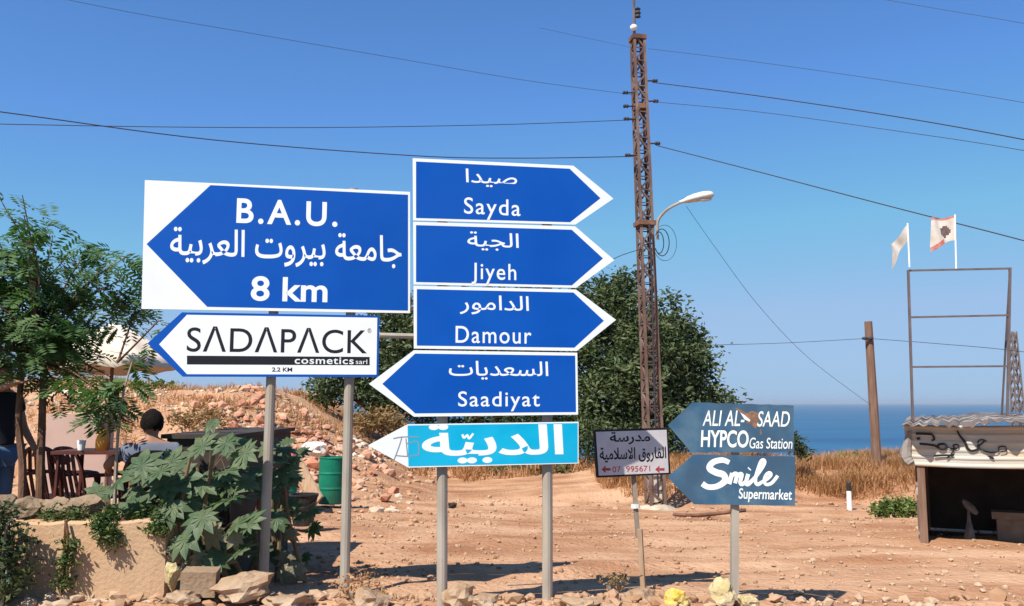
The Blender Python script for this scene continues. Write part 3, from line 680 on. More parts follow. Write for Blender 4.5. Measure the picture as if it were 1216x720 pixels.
def castor(lst, basepx, d, label, extra, seed):
    rr = random.Random(seed); bs = G(basepx, d); t_ = thing('castor_plant', bs, label, 'plant'); mb = MB(); ms = MB()
    xs = [a for a, *_ in lst]; roots = [bs+Vector((rr.uniform(-.35, .35), rr.uniform(-.1, .15), -.05)) for _ in range(5)]
    nodes = []
    for q in roots:
        tip = U(rr.uniform(min(xs)+30, max(xs)-20), rr.uniform(525, 570), d+rr.uniform(-.15, .3)); P = cr([q, q.lerp(tip, .5)+Vector((rr.uniform(-.12, .12), 0, .05)), tip], 5); ms.tube(P, list(np.linspace(.026, .013, len(P))), 7); nodes += P[3:]
    items = [(U(a, b_, d-.15+rr.uniform(-.22, .12)), r_/F*d*rr.uniform(.72, 1.02)) for a, b_, r_ in lst]
    for _ in range(extra):
        a, b_, r_ = rr.choice(lst); a, b_ = a+rr.gauss(0, 22), b_+rr.gauss(14, 24)
        if b_ < 545 and a < 228: b_ += 45
        items.append((U(a, b_, d+rr.uniform(.0, .55)), rr.uniform(.45, .95)*r_/F*d))
    for c, r_ in items:
        if c.z < bs.z+.08: continue
        nr = Vector((rr.gauss(-.15, .3), -.62+rr.gauss(0, .25), .78+rr.gauss(0, .25)))
        castor_leaf(mb, c, nr, r_, rr.uniform(0, 6.3) if rr.random() < .25 else rr.gauss(0, .5)+SPIN0, rr)
        nd = min(nodes, key=lambda p_: (p_-c).length); ms.tube(cr([nd, nd.lerp(c, .6)+Vector((0, 0, .06)), c], 4), .0016, 5)
    mb.build('foliage', M_castor, t_); ms.build('stem', M_stem, t_)
    wl = MB()
    for _ in range(max(4, len(lst)//2)):
        c = U(rr.uniform(min(xs)+40, max(xs)-10), rr.uniform(625, 680), d-rr.uniform(.05, .25))
        castor_leaf(wl, c, (rr.gauss(0, .4), -1, rr.gauss(.15, .2)), rr.uniform(.10, .17), SPIN0+rr.gauss(0, .7), rr, 2.2)
    wl.build('withered_leaves', M_wither, t_); return t_
SPIN0 = 0.
_n = Vector((-.1, -.75, .62)).normalized(); _a = _n.orthogonal().normalized(); _dn = Vector((0, -.5, -1)); _dn = (_dn-_n*_dn.dot(_n)).normalized()
SPIN0 = math.atan2(_n.dot(_a.cross(_dn)), _a.dot(_dn))
castor([(168, 553, 40), (206, 563, 42), (240, 530, 32), (155, 606, 32), (276, 592, 40), (290, 538, 38), (268, 526, 32), (220, 640, 34), (262, 640, 32), (296, 622, 26), (190, 560, 32), (140, 572, 30), (240, 575, 38), (205, 602, 34), (294, 575, 28), (252, 665, 26), (285, 655, 28), (225, 600, 30), (268, 560, 34), (195, 575, 34), (282, 622, 34), (240, 615, 34)], 258, 7.55, 'big castor oil plant with broad green star leaves at the end of the ochre wall', 48, 4)
castor([(325, 545, 30), (340, 572, 24), (318, 585, 26), (342, 598, 20), (335, 560, 28), (328, 615, 24), (312, 560, 26), (345, 548, 20), (338, 535, 20), (322, 528, 20)], 332, 8.5, 'smaller dark castor plant behind the left post of the B.A.U. sign', 22, 9)

# feathery tree at left
def frond(mb, p0, dv, L_, rr, pairs=11, lf=.092):
    dv = Vector(dv).normalized(); side = dv.cross(Vector((0, 0, 1)));
    side = side.normalized() if side.length > .1 else Vector((1, 0, 0)); tw = rr.uniform(-.7, .7); side = (Matrix.Rotation(tw, 3, dv) @ side)
    p_ = Vector(p0); st = L_/pairs
    for i in range(pairs):
        dv = (dv+Vector((0, 0, -.10))).normalized(); q = p_+dv*st
        side = (side-dv*side.dot(dv)).normalized(); nn = dv.cross(side)
        l_ = lf*(.65+.5*math.sin(math.pi*(i+1)/(pairs+1)))
        for s_ in (-1, 1):
            e = (side*s_*.86+dv*.5+nn*rr.uniform(-.25, .15)).normalized(); wv = dv*l_*.17
            o = len(mb.v); mb.v += [tuple(q), tuple(q+e*l_*.5+wv), tuple(q+e*l_), tuple(q+e*l_*.5-wv)]; mb.f.append((o, o+1, o+2, o+3)); mb.m.append(0)
        p_ = q
    return p_
rr = random.Random(5)
tb = U(35, 612, 8.3); tF = thing('feathery_tree', (tb.x, tb.y, .2), 'feathery green tree with two thin dark trunks at the left edge', 'tree')
mb = MB(); fr = MB()
f1 = U(27, 430, 8.35); f2 = U(52, 430, 8.4)
mb.tube(cr([U(22, 650, 8.25), U(27, 560, 8.3), U(22, 500, 8.3), f1]), list(np.linspace(.04, .026, 19)), 8)
mb.tube(cr([U(47, 650, 8.35), U(48, 560, 8.4), U(50, 500, 8.4), f2]), list(np.linspace(.045, .03, 19)), 8)
tips = [(5, 245, 8), (28, 240, 8), (35, 290, 10), (62, 285, 9), (103, 298, 13), (128, 312, 12), (138, 335, 10), (150, 365, 12), (20, 335, 14), (60, 335, 16), (88, 352, 14), (10, 385, 18), (42, 392, 18), (-40, 300, 14), (-30, 350, 16), (-70, 270, 14), (84, 415, 14), (-90, 340, 18), (-60, 400, 18), (5, 415, 16), (60, 400, 16), (100, 330, 12), (75, 310, 12), (30, 365, 16), (-10, 320, 14), (105, 455, 9), (128, 470, 5), (90, 480, 7), (70, 460, 8), (135, 450, 7), (40, 320, 14), (0, 290, 12), (82, 385, 14), (188, 382, 5), (15, 300, 12), (50, 420, 14), (20, 440, 8), (80, 398, 12), (64, 384, 12), (155, 346, 9), (163, 362, 8), (150, 305, 7), (30, 262, 8), (120, 345, 10)]
for a, b_, n in tips:
    tip = U(a, b_, (9.2 if b_ < 375 and a > 50 else 8.3)+rr.uniform(-.45, .45)); st = f1 if a < 35 else f2; mid = st.lerp(tip, .5)+Vector((rr.uniform(-.12, .12)+(.10 if a < 35 else -.06), rr.uniform(-.1, .1), rr.uniform(.02, .14)))
    if a > 160: st = U(140, 430, 8.4); mid = st.lerp(tip, .5)
    P = cr([st, mid, tip, tip+(tip-mid)*.12+Vector((0, 0, -.05))], 6)[:16]; mb.tube(P, list(np.linspace(.013, .003, len(P))), 5)
    for k in range(int(n*1.65)):
        q = P[rr.randint(6, len(P)-1)]+Vector((rr.gauss(0, .07), rr.gauss(0, .12), rr.gauss(-.02, .07))); an = rr.uniform(0, 6.3)
        frond(fr, q, (math.cos(an)*1.1+.3*(1 if a > 40 else 0), math.sin(an), rr.uniform(-.45, .4)), rr.uniform(.18, .32), rr, rr.randint(6, 9))
mb.build('trunk', M_bark, tF); fr.build('crown', M_leaf2, tF)
# sapling with pale stem in front of the terrace
sp = U(136, 612, 7.7); tSp = thing('sapling', (sp.x, sp.y, .22), 'thin sapling with pale stem between the chairs and the seated person', 'sapling')
mb = MB(); P = cr([sp-Vector((0, 0, .1)), U(137, 570, 7.7), U(140, 520, 7.7), U(146, 470, 7.7), U(157, 430, 7.7)]); mb.tube(P, list(np.linspace(.018, .008, len(P))), 6); mb.tube(cr([U(141, 515, 7.7), U(130, 490, 7.7), U(122, 465, 7.65)]), .007, 5); mb.build('trunk', M_palestem, tSp)
mb = MB()
for a, b_ in ((157, 432), (122, 466), (150, 455), (130, 485), (118, 480), (110, 500), (140, 470), (128, 500)):
    for k in range(5):
        an = rr.uniform(0, 6.3); frond(mb, U(a, b_, 7.68), (math.cos(an), math.sin(an), rr.uniform(-.4, .3)), rr.uniform(.14, .24), rr, 8)
mb.build('crown', M_leaf2, tSp)

# dry grass on banks
def grass(n, xr, yr, hmin, hmax, clump=6, cond=None, seed=1, wid=.012):
    g = np.random.default_rng(seed); mb = MB(); cnt = 0
    while cnt < n:
        x = g.uniform(*xr, 400); y = g.uniform(*yr, 400); z = terrain(x, y); dn = fbm(x*.9, y*.9, 3)+.5
        for i in range(400):
            if g.random() > (dn[i]-.28)*2.4 or (cond and not cond(x[i], y[i], z[i])): continue
            cnt += 1
            for _ in range(clump):
                a = g.uniform(0, 6.28); h = g.uniform(hmin, hmax); h *= .45+.9*dn[i]; ln = g.uniform(.1, 1.5)*h; bx, by = x[i]+g.normal()*.07, y[i]+g.normal()*.07; w_ = wid
                ca, sa = math.cos(a), math.sin(a); px_, py_ = -sa*w_, ca*w_
                o = len(mb.v); mb.v += [(bx-px_, by-py_, z[i]-.03), (bx+px_, by+py_, z[i]-.03), (bx+ca*ln*.4+px_*.7, by+sa*ln*.4+py_*.7, z[i]+h*.6), (bx+ca*ln*.4-px_*.7, by+sa*ln*.4-py_*.7, z[i]+h*.6), (bx+ca*ln, by+sa*ln, z[i]+h)]
                mb.f += [(o, o+1, o+2, o+3), (o+3, o+2, o+4)]; mb.m += [0, 0]
    return mb
mb = grass(6500, (2.2, 17), (20.4, 26.5), .16, .42, 7, lambda x, y, z: y > 20.9+.5*math.sin(x*1.3) and z > -.62, 1, .010)
tag(mb.build('dry_grass', M_dry), 'orange-brown dry grass covering the bank in front of the sea', 'grass', kind='stuff')
bush('undergrowth', [(700, 520, 30, 0), (735, 525, 28, 0), (770, 522, 28, 0), (800, 520, 26, .3), (830, 515, 24, .3), (675, 525, 22, .5), (760, 545, 14, -.6), (720, 548, 14, -.6), (650, 545, 16, 0), (620, 552, 14, 0), (590, 555, 12, 0), (665, 558, 9, -.8), (635, 563, 8, -.8)], 25.6, .15, 900, M_leaf, 'dark undergrowth at the foot of the trees, low clumps standing in for shade', 'undergrowth', spread=.15)  # low front clumps stand in for the trees' dark shade on the dirt
mb = grass(1300, (-16, -4.2), (18.5, 29), .08, .30, 5, lambda x, y, z: z > .6 and fbm(np.array(x*1.1), np.array(y*1.1)) > -.05, 2, .010)
tag(mb.build('dry_grass', M_dry), 'dry brown grass on top of the rubble mound', 'grass', kind='stuff')
mb = grass(500, (-3, 4.5), (24.5, 29), .2, .5, 6, None, 6, .016)
tag(mb.build('dry_grass', M_dry), 'dry grass in the shade under the evergreen trees', 'grass', kind='stuff')

# ------------------------------------------------------------------ rubble and gravel
def scatter(n, xr, yr, smin, smax, m, name, label, cat, cond=None, seed=3, sub=1, pw=2.5, sink=.2):
    g = np.random.default_rng(seed); r2 = random.Random(seed); mb = MB(); k = 0
    while k < n:
        x = g.uniform(*xr, 300); y = g.uniform(*yr, 300); z = terrain(x, y)
        for i in range(300):
            if cond and not cond(x[i], y[i], z[i], g): continue
            s_ = smin+(smax-smin)*g.random()**pw
            mb.rock((x[i], y[i], z[i]+s_*sink), (s_*g.uniform(.7, 1.4), s_*g.uniform(.7, 1.3), s_*g.uniform(.5, .9)), 0, sub, .25, r2); k += 1
            if k >= n: break
    return tag(mb.build(name, m), label, cat, kind='stuff')
mr = lambda x, y, z, g: z > terrain(x, y-1.2)-.1 and (z > -.1 or g.random() < .25) and x < -1.9 and fbm(np.array(x*.6), np.array(y*.6))+.5 > g.random()*.9
scatter(4800, (-13, -2), (15.8, 25.5), .03, .30, M_rubble, 'rubble', 'heap of broken pale and reddish rubble on the mound slope', 'rubble', mr, 5, 1, 4.5, .02)
scatter(420, (-8, -2.5), (15.5, 24), .08, .4, mat('reddish_brick_rubble', (.48, .20, .12), (.56, .33, .22), 1.5, .95), 'rubble', 'reddish brick rubble mixed into the mound slope', 'rubble', mr, 8, 1, 2.5)
scatter(7500, (-4.5, 10), (7.2, 18), .010, .08, M_pebble, 'gravel', 'small loose stones scattered over the dirt lot', 'gravel', lambda x, y, z, g: fbm(np.array(x*.8), np.array(y*.8))+.5 > g.random() and g.random() < (10/y)**1.6, 12, 1, 5)
scatter(1900, (-4.2, 4.8), (6.75, 7.5), .012, .17, M_pebble, 'gravel', 'pale roadside gravel around the sign posts', 'gravel', lambda x, y, z, g: g.random() < (1 if x < 1.9 else .35) and fbm(np.array(x*1.7), np.array(y*1.7))+.5 > g.random(), 13, 1, 5)
scatter(700, (-3, 9), (14, 21), .03, .14, M_pebble, 'gravel', 'stones along the far side of the dirt lot', 'gravel', lambda x, y, z, g: fbm(np.array(x*.5), np.array(y*.7))+.35 > g.random(), 14, 1, 3)
def boulder(px, py, d, wpx, hpx, m, label, name='rock', cat='rock', seed=1, group=None, dy=1.):
    c = U(px, py, d); k = d/F; mb = MB(); mb.rock((0, 0, 0), (2, 2, 2), 0, 3, .10, random.Random(seed)); sz = Vector((wpx*k*1.15, wpx*k*dy, hpx*k*1.2))/2; of = Vector((seed*3.1, seed*1.7, 0))
    mb.v = [tuple(c+Vector([a_*b2 for a_, b2 in zip(Vector(p_)*(1+.38*noise.fractal(Vector(p_)*1.6+of, .9, 2.1, 5)), sz)])) for p_ in mb.v]; return tag(mb.build(name, m), label, cat, group)
boulder(203, 686, 7.05, 19, 28, M_paleyel, 'upright pale yellow stone at the end of the ochre wall', seed=3)
boulder(290, 699, 7.0, 58, 32, M_stone, 'large flat pale rock in front of the castor plant', seed=4)
boulder(440, 711, 7.0, 42, 20, M_stone, 'rock beside the right post of the B.A.U. sign', seed=5)
boulder(545, 706, 6.95, 38, 26, M_stone, 'pale upright rock just right of the left town-arrow post', seed=6)
boulder(575, 715, 6.9, 34, 20, M_stone, 'low rock between the two town-arrow posts, nearest the pale upright one', seed=7)
boulder(685, 716, 6.95, 40, 14, M_stone, 'low rock at the foot of the right town-arrow post', seed=8)
boulder(765, 715, 7.3, 46, 20, M_stone, 'rounded grey rock at the foot of the leaning school post', seed=9)
boulder(805, 711, 7.0, 28, 20, M_yellow, 'bright yellow stone left of the gas station post', seed=10)
boulder(857, 705, 7.0, 28, 30, M_paleyel, 'pale yellow stone leaning on the gas station post', seed=11)
boulder(889, 714, 6.95, 20, 18, M_paleyel, 'small pale stone right of the gas station post', seed=12)
boulder(345, 714, 6.9, 60, 18, M_stone, 'long low rock at the bottom edge under the B.A.U. sign', seed=13)
boulder(215, 712, 6.9, 36, 16, M_stone, 'whitish low rock below the yellow stone at the wall end', seed=14)
boulder(372, 533, 19.2, 27, 20, mat('white_stone', (.72, .66, .58), (.6, .52, .44), 5, .9), 'white boulder lying on the rubble slope above the green drum', seed=15)
boulder(537, 600, 17.5, 9, 7, M_darkin, 'small dark lump on the dirt right of the town-arrow post', seed=16)
c = U(238, 691, 7.1); mb = MB(); mb.box(c, (.26, .2, .19), 0, .15, .05, .04); tag(mb.build('concrete_block', mat('brown_block', (.30, .20, .125), (.23, .145, .085), 6, .95, (.36, .26, .17), .01, 30)), 'squared concrete block between yellow stone and large flat rock', 'block')

# ------------------------------------------------------------------ terrace wall and people
zt = U(100, 620, 7.3).z; xr_ = U(198, 620, 7.3).x; TZ = .24
b = MB(); b.box(((-12+xr_)/2-.3, 7.52+2.6, TZ/2-.3), (xr_+12-.6, 5.1, TZ+.6)); tag(b.build('terrace', M_dirt), 'raised earth terrace behind the ochre wall', 'terrace', kind='structure')
def crenel(x0, x1, zt_, seed):
    r2 = random.Random(seed); mb = MB(); n = int((x1-x0)/.12)+1; rows = []
    for i in range(n+1):
        x = x0+(x1-x0)*i/n; z = zt_+r2.uniform(-.012, .012)
        rows.append([(x, 7.3+r2.uniform(-.004, .004), -.3), (x, 7.3+r2.uniform(-.004, .004), .25), (x, 7.3, z-.02), (x, 7.315, z), (x, 7.49, z), (x, 7.505, z-.02), (x, 7.505, -.3)])
    vs = [p_ for r_ in rows for p_ in r_]; fs = []
    for i in range(n):
        for k in range(6): fs.append((i*7+k, (i+1)*7+k, (i+1)*7+k+1, i*7+k+1))
    fs += [tuple(range(7)), tuple(n*7+k for k in range(7))[::-1]]; mb.add(vs, fs); return mb
xa = U(76, 660, 7.3).x; tW = thing('retaining_wall', (xr_-2, 7.4, 0), 'low ochre rendered wall with a vertical crack at the left', 'wall')
crenel(-11, xa-.012, zt, 3).build('wall_panel', M_render, tW); crenel(xa+.012, xr_, zt+.01, 4).build('wall_panel', M_render, tW)
b = MB(); b.box((xr_-.11, 7.86, zt/2-.17), (.19, .69, zt+.24)); b.build('side_wall', M_render, tW)
b = MB(); b.box(((-11+xr_)/2, 7.24, .0), (xr_+11, .10, .09)); b.build('footing', M_conc, tW)
r2 = random.Random(8)
for i, (a, b_, wd, ht) in enumerate(((38, 604, 34, 24), (72, 600, 30, 28), (104, 603, 36, 26), (8, 604, 32, 26))):
    o = boulder(a, b_, 7.68, wd, ht, M_edge, 'rough pale stone set along the inner edge of the ochre wall', 'edging_stone', 'stone', 20+i, 'stones along the inner wall edge')
# pale pink wall behind chairs
c0, c1 = U(56, 492, 11.2), U(128, 492, 11.2); b = MB(); b.box(((c0.x+c1.x)/2, 11.3, c0.z/2-.2), (c1.x-c0.x, .2, c0.z+.4)); tW2 = b.build('low_wall', M_pink); tag(tW2, 'pale pink plastered wall behind the brown chairs', 'wall')

def chair(px, d, rz, label):
    c = U(px, 500, d); t_ = thing('plastic_chair', (c.x, c.y, TZ), label, 'chair', 'brown plastic chairs on the terrace')
    M = Matrix.Translation((c.x, c.y, TZ)) @ Matrix.Rotation(rz, 4, 'Z'); tr = lambda *p_: M @ Vector(p_)
    mb = MB(); mb.tube([tr(-.01, -.2, .43), tr(0, .2, .43)], .0, 4) if False else None
    vs = [tr(x, y, z) for z in (.42, .445) for x, y in ((-.22, -.22), (.22, -.22), (.2, .2), (-.2, .2))]; mb.add(vs, [(3, 2, 1, 0), (4, 5, 6, 7), (0, 1, 5, 4), (1, 2, 6, 5), (2, 3, 7, 6), (3, 0, 4, 7)]); mb.build('seat', M_brownchair, t_)
    mb = MB(); mb.tube(cr([tr(-.21, .2, .44), tr(-.23, .26, .7), tr(-.17, .30, .88), tr(0, .31, .92), tr(.17, .30, .88), tr(.23, .26, .7), tr(.21, .2, .44)]), .022, 6)
    for x in (-.13, -.045, .045, .13): mb.tube([tr(x, .21, .45), tr(x, .27, .68), tr(x*.9, .30, .89)], .018, 4)
    mb.tube([tr(-.2, .26, .7), tr(.2, .26, .7)], .014, 4); mb.build('backrest', M_brownchair, t_)
    for s_ in (-1, 1):
        mb = MB(); mb.tube(cr([tr(s_*.23, .25, .66), tr(s_*.26, .05, .66), tr(s_*.25, -.2, .64), tr(s_*.23, -.22, .44)]), .02, 6); mb.build('armrest', M_brownchair, t_)
        for y in (-.21, .2):
            mb = MB(); mb.tube([tr(s_*.2, y, .43), tr(s_*.24, y*1.2, 0)], [.026, .018], 6); mb.build('leg', M_brownchair, t_)
    return t_, M
chair(78, 9.0, R(160), 'brown plastic chair facing away near the feathery tree trunks, red cloth on it')
cS = U(178, 500, 8.25)
chair(112, 8.9, R(150), 'brown plastic chair between umbrella pole and seated person')
mb = MB(); q = U(73, 545, 8.85); mb.rock(q, (.22, .2, .12), 0, 2); tag(mb.build('red_cloth', M_redpl), 'crumpled red cloth lying on the brown chair', 'cloth')
# table
c = U(118, 530, 8.35); tz = U(118, 536, 8.35).z; tT = thing('table', (c.x, c.y, TZ), 'dark table in front of the seated person', 'table')
mb = MB(); mb.box((c.x, c.y, tz), (.62, .55, .03)); mb.build('tabletop', M_brownchair, tT)
for sx in (-1, 1):
    for sy in (-1, 1): mb = MB(); mb.tube([(c.x+sx*.26, c.y+sy*.22, tz), (c.x+sx*.28, c.y+sy*.24, TZ)], .02, 6); mb.build('leg', M_brownchair, tT)
mb = MB(); q = Vector((c.x+.08, c.y-.12, tz+.016)); mb.lathe(q, [(0, 0), (.055, 0), (.06, .1), (.05, .16), (.03, .19), (0, .19)], 12); tag(mb.build('bottle', M_orange, sm=True), 'squat orange bottle on the dark table', 'bottle')
mb = MB(); q = Vector((c.x-.12, c.y-.1, tz+.016)); mb.lathe(q, [(0, 0), (.03, 0), (.04, .09), (.036, .09), (.028, .01), (0, .01)], 12); tag(mb.build('cup', M_whitepl), 'white plastic cup on the dark table', 'cup')

def skin_mesh(joints, edges, root, sub=2):
    names = list(joints); me = bpy.data.meshes.new('sk'); me.from_pydata([joints[n][0] for n in names], [(names.index(a), names.index(b_)) for a, b_ in edges], [])
    o = bpy.data.objects.new('sk', me); COL.objects.link(o); me.skin_vertices.new(name='s') if hasattr(me.skin_vertices, 'new') else None
    md = o.modifiers.new('skin', 'SKIN'); md.use_smooth_shade = True
    if not me.skin_vertices: 
        import bmesh; bm = bmesh.new(); bm.from_mesh(me); bm.verts.layers.skin.verify(); bm.to_mesh(me); bm.free()
    L_ = me.skin_vertices[0].data
    for i, n in enumerate(names):
        r_ = joints[n][1]; L_[i].radius = r_ if isinstance(r_, tuple) else (r_, r_); L_[i].use_root = (n == root)
    o.modifiers.new('ss', 'SUBSURF').levels = sub
    dg = bpy.context.evaluated_depsgraph_get(); dg.update(); m2 = bpy.data.meshes.new_from_object(o.evaluated_get(dg))
    V = [tuple(v.co) for v in m2.vertices]; fs = [tuple(p_.vertices) for p_ in m2.polygons]
    bpy.data.objects.remove(o); bpy.data.meshes.remove(me); bpy.data.meshes.remove(m2); mb = MB(); mb.add(V, fs); return mb
def person(origin, rz, J, label, shirt, trousers, sleeve=.55):
    """J: joints in the figure's own frame (facing -y), metres"""
    M = Matrix.Translation(origin) @ Matrix.Rotation(rz, 4, 'Z'); t_ = thing('person', origin, label, 'person')
    W = {k: (M @ Vector(p_), r_) for k, (p_, r_) in J.items()}
    E = [('pelvis', 'belly'), ('belly', 'chest'), ('chest', 'neck'), ('neck', 'chin'), ('chin', 'head'), ('head', 'crown')]
    fw = (M.to_3x3() @ Vector((0, -1, 0))); hd = W['head'][0]; ch = W['chin'][0]
    for s_ in 'lr':
        E += [('chest', 'sh_'+s_), ('sh_'+s_, 'el_'+s_), ('el_'+s_, 'wr_'+s_), ('pelvis', 'hip_'+s_), ('hip_'+s_, 'kn_'+s_), ('kn_'+s_, 'an_'+s_), ('an_'+s_, 'toe_'+s_)]
        wr, el = W['wr_'+s_][0], W['el_'+s_][0]; dv = (wr-el).normalized(); sd_ = dv.cross(Vector((0, 0, 1))); sd_ = sd_.normalized() if sd_.length > .05 else Vector((1, 0, 0))
        W['pa_'+s_] = (wr+dv*.06, .03); E.append(('wr_'+s_, 'pa_'+s_))
        nn = sd_.cross(dv)
        for i in range(4):
            a0 = wr+dv*.095+sd_*(.03*(i-1.5)*.75); ln = (.06, .072, .068, .052)[i]
            W[f'f{i}a_{s_}'] = (a0, .0105); W[f'f{i}b_{s_}'] = (a0+dv*ln*.55-nn*.012, .0095); W[f'f{i}c_{s_}'] = (a0+dv*ln-nn*.035, .008)
            E += [('pa_'+s_, f'f{i}a_{s_}'), (f'f{i}a_{s_}', f'f{i}b_{s_}'), (f'f{i}b_{s_}', f'f{i}c_{s_}')]
        W['th1_'+s_] = (wr+dv*.05+sd_*.045, .0115); W['th2_'+s_] = (wr+dv*.09+sd_*.06-nn*.015, .0095); E += [('pa_'+s_, 'th1_'+s_), ('th1_'+s_, 'th2_'+s_)]
        sx = (M.to_3x3() @ Vector((1, 0, 0)))*(1 if s_ == 'r' else -1)
        W['ear_'+s_] = (hd+sx*.083-Vector((0, 0, .02)), .016); E.append(('head', 'ear_'+s_))
    W['nose'] = (hd+fw*.105-Vector((0, 0, .03)), .015); E.append(('head', 'nose'))
    body = skin_mesh(W, E, 'pelvis').build('body', M_skin, t_, sm=True)
    for s_ in (-1, 1):
        mb = MB(); q = hd+fw*.088+(M.to_3x3() @ Vector((1, 0, 0)))*.033*s_; mb.rock(q, (.024, .02, .016), 0, 2, 0); mb.build('eye', M_black, t_)
    mb = MB(); mb.rock(ch+fw*.075+Vector((0, 0, .028)), (.05, .02, .014), 0, 2, 0); mb.build('mouth', mat('lip', (.3, .11, .09), None), t_)
    # hair: cap of displaced shell
    mb = MB(); vs, fs = ICO[3]; cen = hd+Vector((0, 0, .025))-fw*.014; keep = []; out = []
    for v in vs:
        q = Vector((v.x*.099, v.y*.112, v.z*.120)); q = M.to_3x3() @ q; q *= 1.02+.05*noise.noise(v*4)+random.uniform(-.03, .05); out.append(cen+q); keep.append(not ((q.dot(fw) > .035 and q.z < .055) or q.z < -.085))
    mb.add(out, [f for f in fs if all(keep[i] for i in f)]); mb.build('hair', M_hair, t_, sm=True)
    def sub(keys, edges, grow, name, m_, root):
        S = {k: (W[k][0], tuple(x+grow for x in (W[k][1] if isinstance(W[k][1], tuple) else (W[k][1],)*2))) for k in keys if k in W}
        return S
    S = sub(['pelvis', 'belly', 'chest', 'sh_l', 'sh_r'], None, .016, '', None, '')
    for s_ in 'lr':
        p_ = W['sh_'+s_][0].lerp(W['el_'+s_][0], sleeve); S['sl_'+s_] = (p_, (W['el_'+s_][1]+.026,)*2)
    nk = W['chest'][0].lerp(W['neck'][0], .75); S['collar'] = (nk, (.07, .06))
    skin_mesh(S, [('pelvis', 'belly'), ('belly', 'chest'), ('chest', 'collar'), ('chest', 'sh_l'), ('chest', 'sh_r'), ('sh_l', 'sl_l'), ('sh_r', 'sl_r')], 'belly').build('shirt', shirt, t_, sm=True)
    S = sub(['pelvis', 'hip_l', 'hip_r', 'kn_l', 'kn_r', 'an_l', 'an_r'], None, .014, '', None, '')
    skin_mesh(S, [('pelvis', 'hip_l'), ('pelvis', 'hip_r'), ('hip_l', 'kn_l'), ('kn_l', 'an_l'), ('hip_r', 'kn_r'), ('kn_r', 'an_r')], 'pelvis').build('trousers', trousers, t_, sm=True)
    for s_ in 'lr':
        a, b_ = W['an_'+s_][0], W['toe_'+s_][0]; mb = MB(); mb.tube(cr([a+(a-b_)*.3+Vector((0, 0, -.03)), a.lerp(b_, .4), b_+(b_-a)*.1], 5), [.03]+[.05]*5+[.045]*4+[.025], 8); mb.build('shoe', M_blackpl, t_, sm=True)
    return t_
p0 = U(2, 500, 8.5)
person((p0.x-.03, p0.y, TZ), R(75), {
 'pelvis': ((0, 0, .95), (.15, .115)), 'belly': ((0, 0, 1.12), (.145, .105)), 'chest': ((0, -.01, 1.34), (.165, .115)), 'neck': ((0, -.01, 1.49), .055), 'chin': ((0, -.035, 1.555), (.062, .07)), 'head': ((0, -.03, 1.625), (.078, .095)), 'crown': ((0, -.015, 1.70), (.06, .07)),
 'sh_l': ((-.19, 0, 1.40), .062), 'sh_r': ((.19, 0, 1.40), .062), 'el_l': ((-.30, -.12, 1.44), .042), 'el_r': ((.25, -.05, 1.12), .042), 'wr_l': ((-.26, -.36, 1.52), .028), 'wr_r': ((.25, -.2, .92), .028),
 'hip_l': ((-.095, 0, .88), .095), 'hip_r': ((.095, 0, .88), .095), 'kn_l': ((-.1, -.03, .48), .06), 'kn_r': ((.1, -.01, .48), .06), 'an_l': ((-.1, .02, .08), .042), 'an_r': ((.1, .03, .08), .042), 'toe_l': ((-.11, -.14, .035), .035), 'toe_r': ((.11, -.13, .035), .035)},
 'person in a black t-shirt and jeans standing at the left edge with an arm raised', M_tblack, M_jeans)
p0 = U(181, 500, 8.25)
hz = U(181, 504, 8.25).z-TZ-1.17
person((p0.x, p0.y, TZ+hz), R(205), {
 'pelvis': ((0, .06, .5), (.16, .13)), 'belly': ((0, .05, .66), (.15, .115)), 'chest': ((0, .0, .88), (.17, .12)), 'neck': ((0, -.03, 1.03), .056), 'chin': ((0, -.06, 1.09), (.062, .07)), 'head': ((0, -.06, 1.165), (.08, .097)), 'crown': ((0, -.045, 1.245), (.062, .072)),
 'sh_l': ((-.2, -.01, .94), .066), 'sh_r': ((.2, -.01, .94), .066), 'el_l': ((-.30, -.16, .73), .044), 'el_r': ((.36, -.14, .80), .044), 'wr_l': ((-.2, -.38, .68), .029), 'wr_r': ((.34, -.38, .74), .029),
 'hip_l': ((-.1, .02, .47), .1), 'hip_r': ((.1, .02, .47), .1), 'kn_l': ((-.14, -.42, .50), .064), 'kn_r': ((.16, -.42, .50), .064), 'an_l': ((-.14, -.40, .08-hz), .044), 'an_r': ((.17, -.42, .08-hz), .044), 'toe_l': ((-.15, -.58, .035-hz), .035), 'toe_r': ((.18, -.6, .035-hz), .035)},
 'dark-haired person in a blue-grey t-shirt seated behind the castor plant', M_tgrey, M_jeans)
tc_, Mx = chair(181, 8.28, R(205), 'brown plastic chair under the seated person')
tc_.location.z += hz*.6

# counter added to throw shade on the dirt right of the castor plant
ca, cb = U(250, 511, 9.6), U(318, 511, 9.6); tCo = thing('shade_counter', ((ca.x+cb.x)/2, 9.6, TZ-.3), 'dark wooden box added to throw shade behind the castor plant', 'shade_counter')
mb = MB(); mb.box(((ca.x+cb.x)/2, 9.5, ca.z-.02), (cb.x-ca.x+.08, 2.3, .04)); mb.build('countertop', M_darkin, tCo)
mb = MB(); mb.box(((ca.x+cb.x)/2, 9.5, (ca.z-.04-.35)/2), (cb.x-ca.x, 2.2, ca.z-.04+.35)); mb.build('cabinet', M_darkin, tCo)
for sx in (-1, 1):
    mb = MB(); mb.box(((ca.x+cb.x)/2+sx*(cb.x-ca.x)*.24, 8.385, .55), ((cb.x-ca.x)*.44, .03, .9)); mb.build('door', M_darkin, tCo)
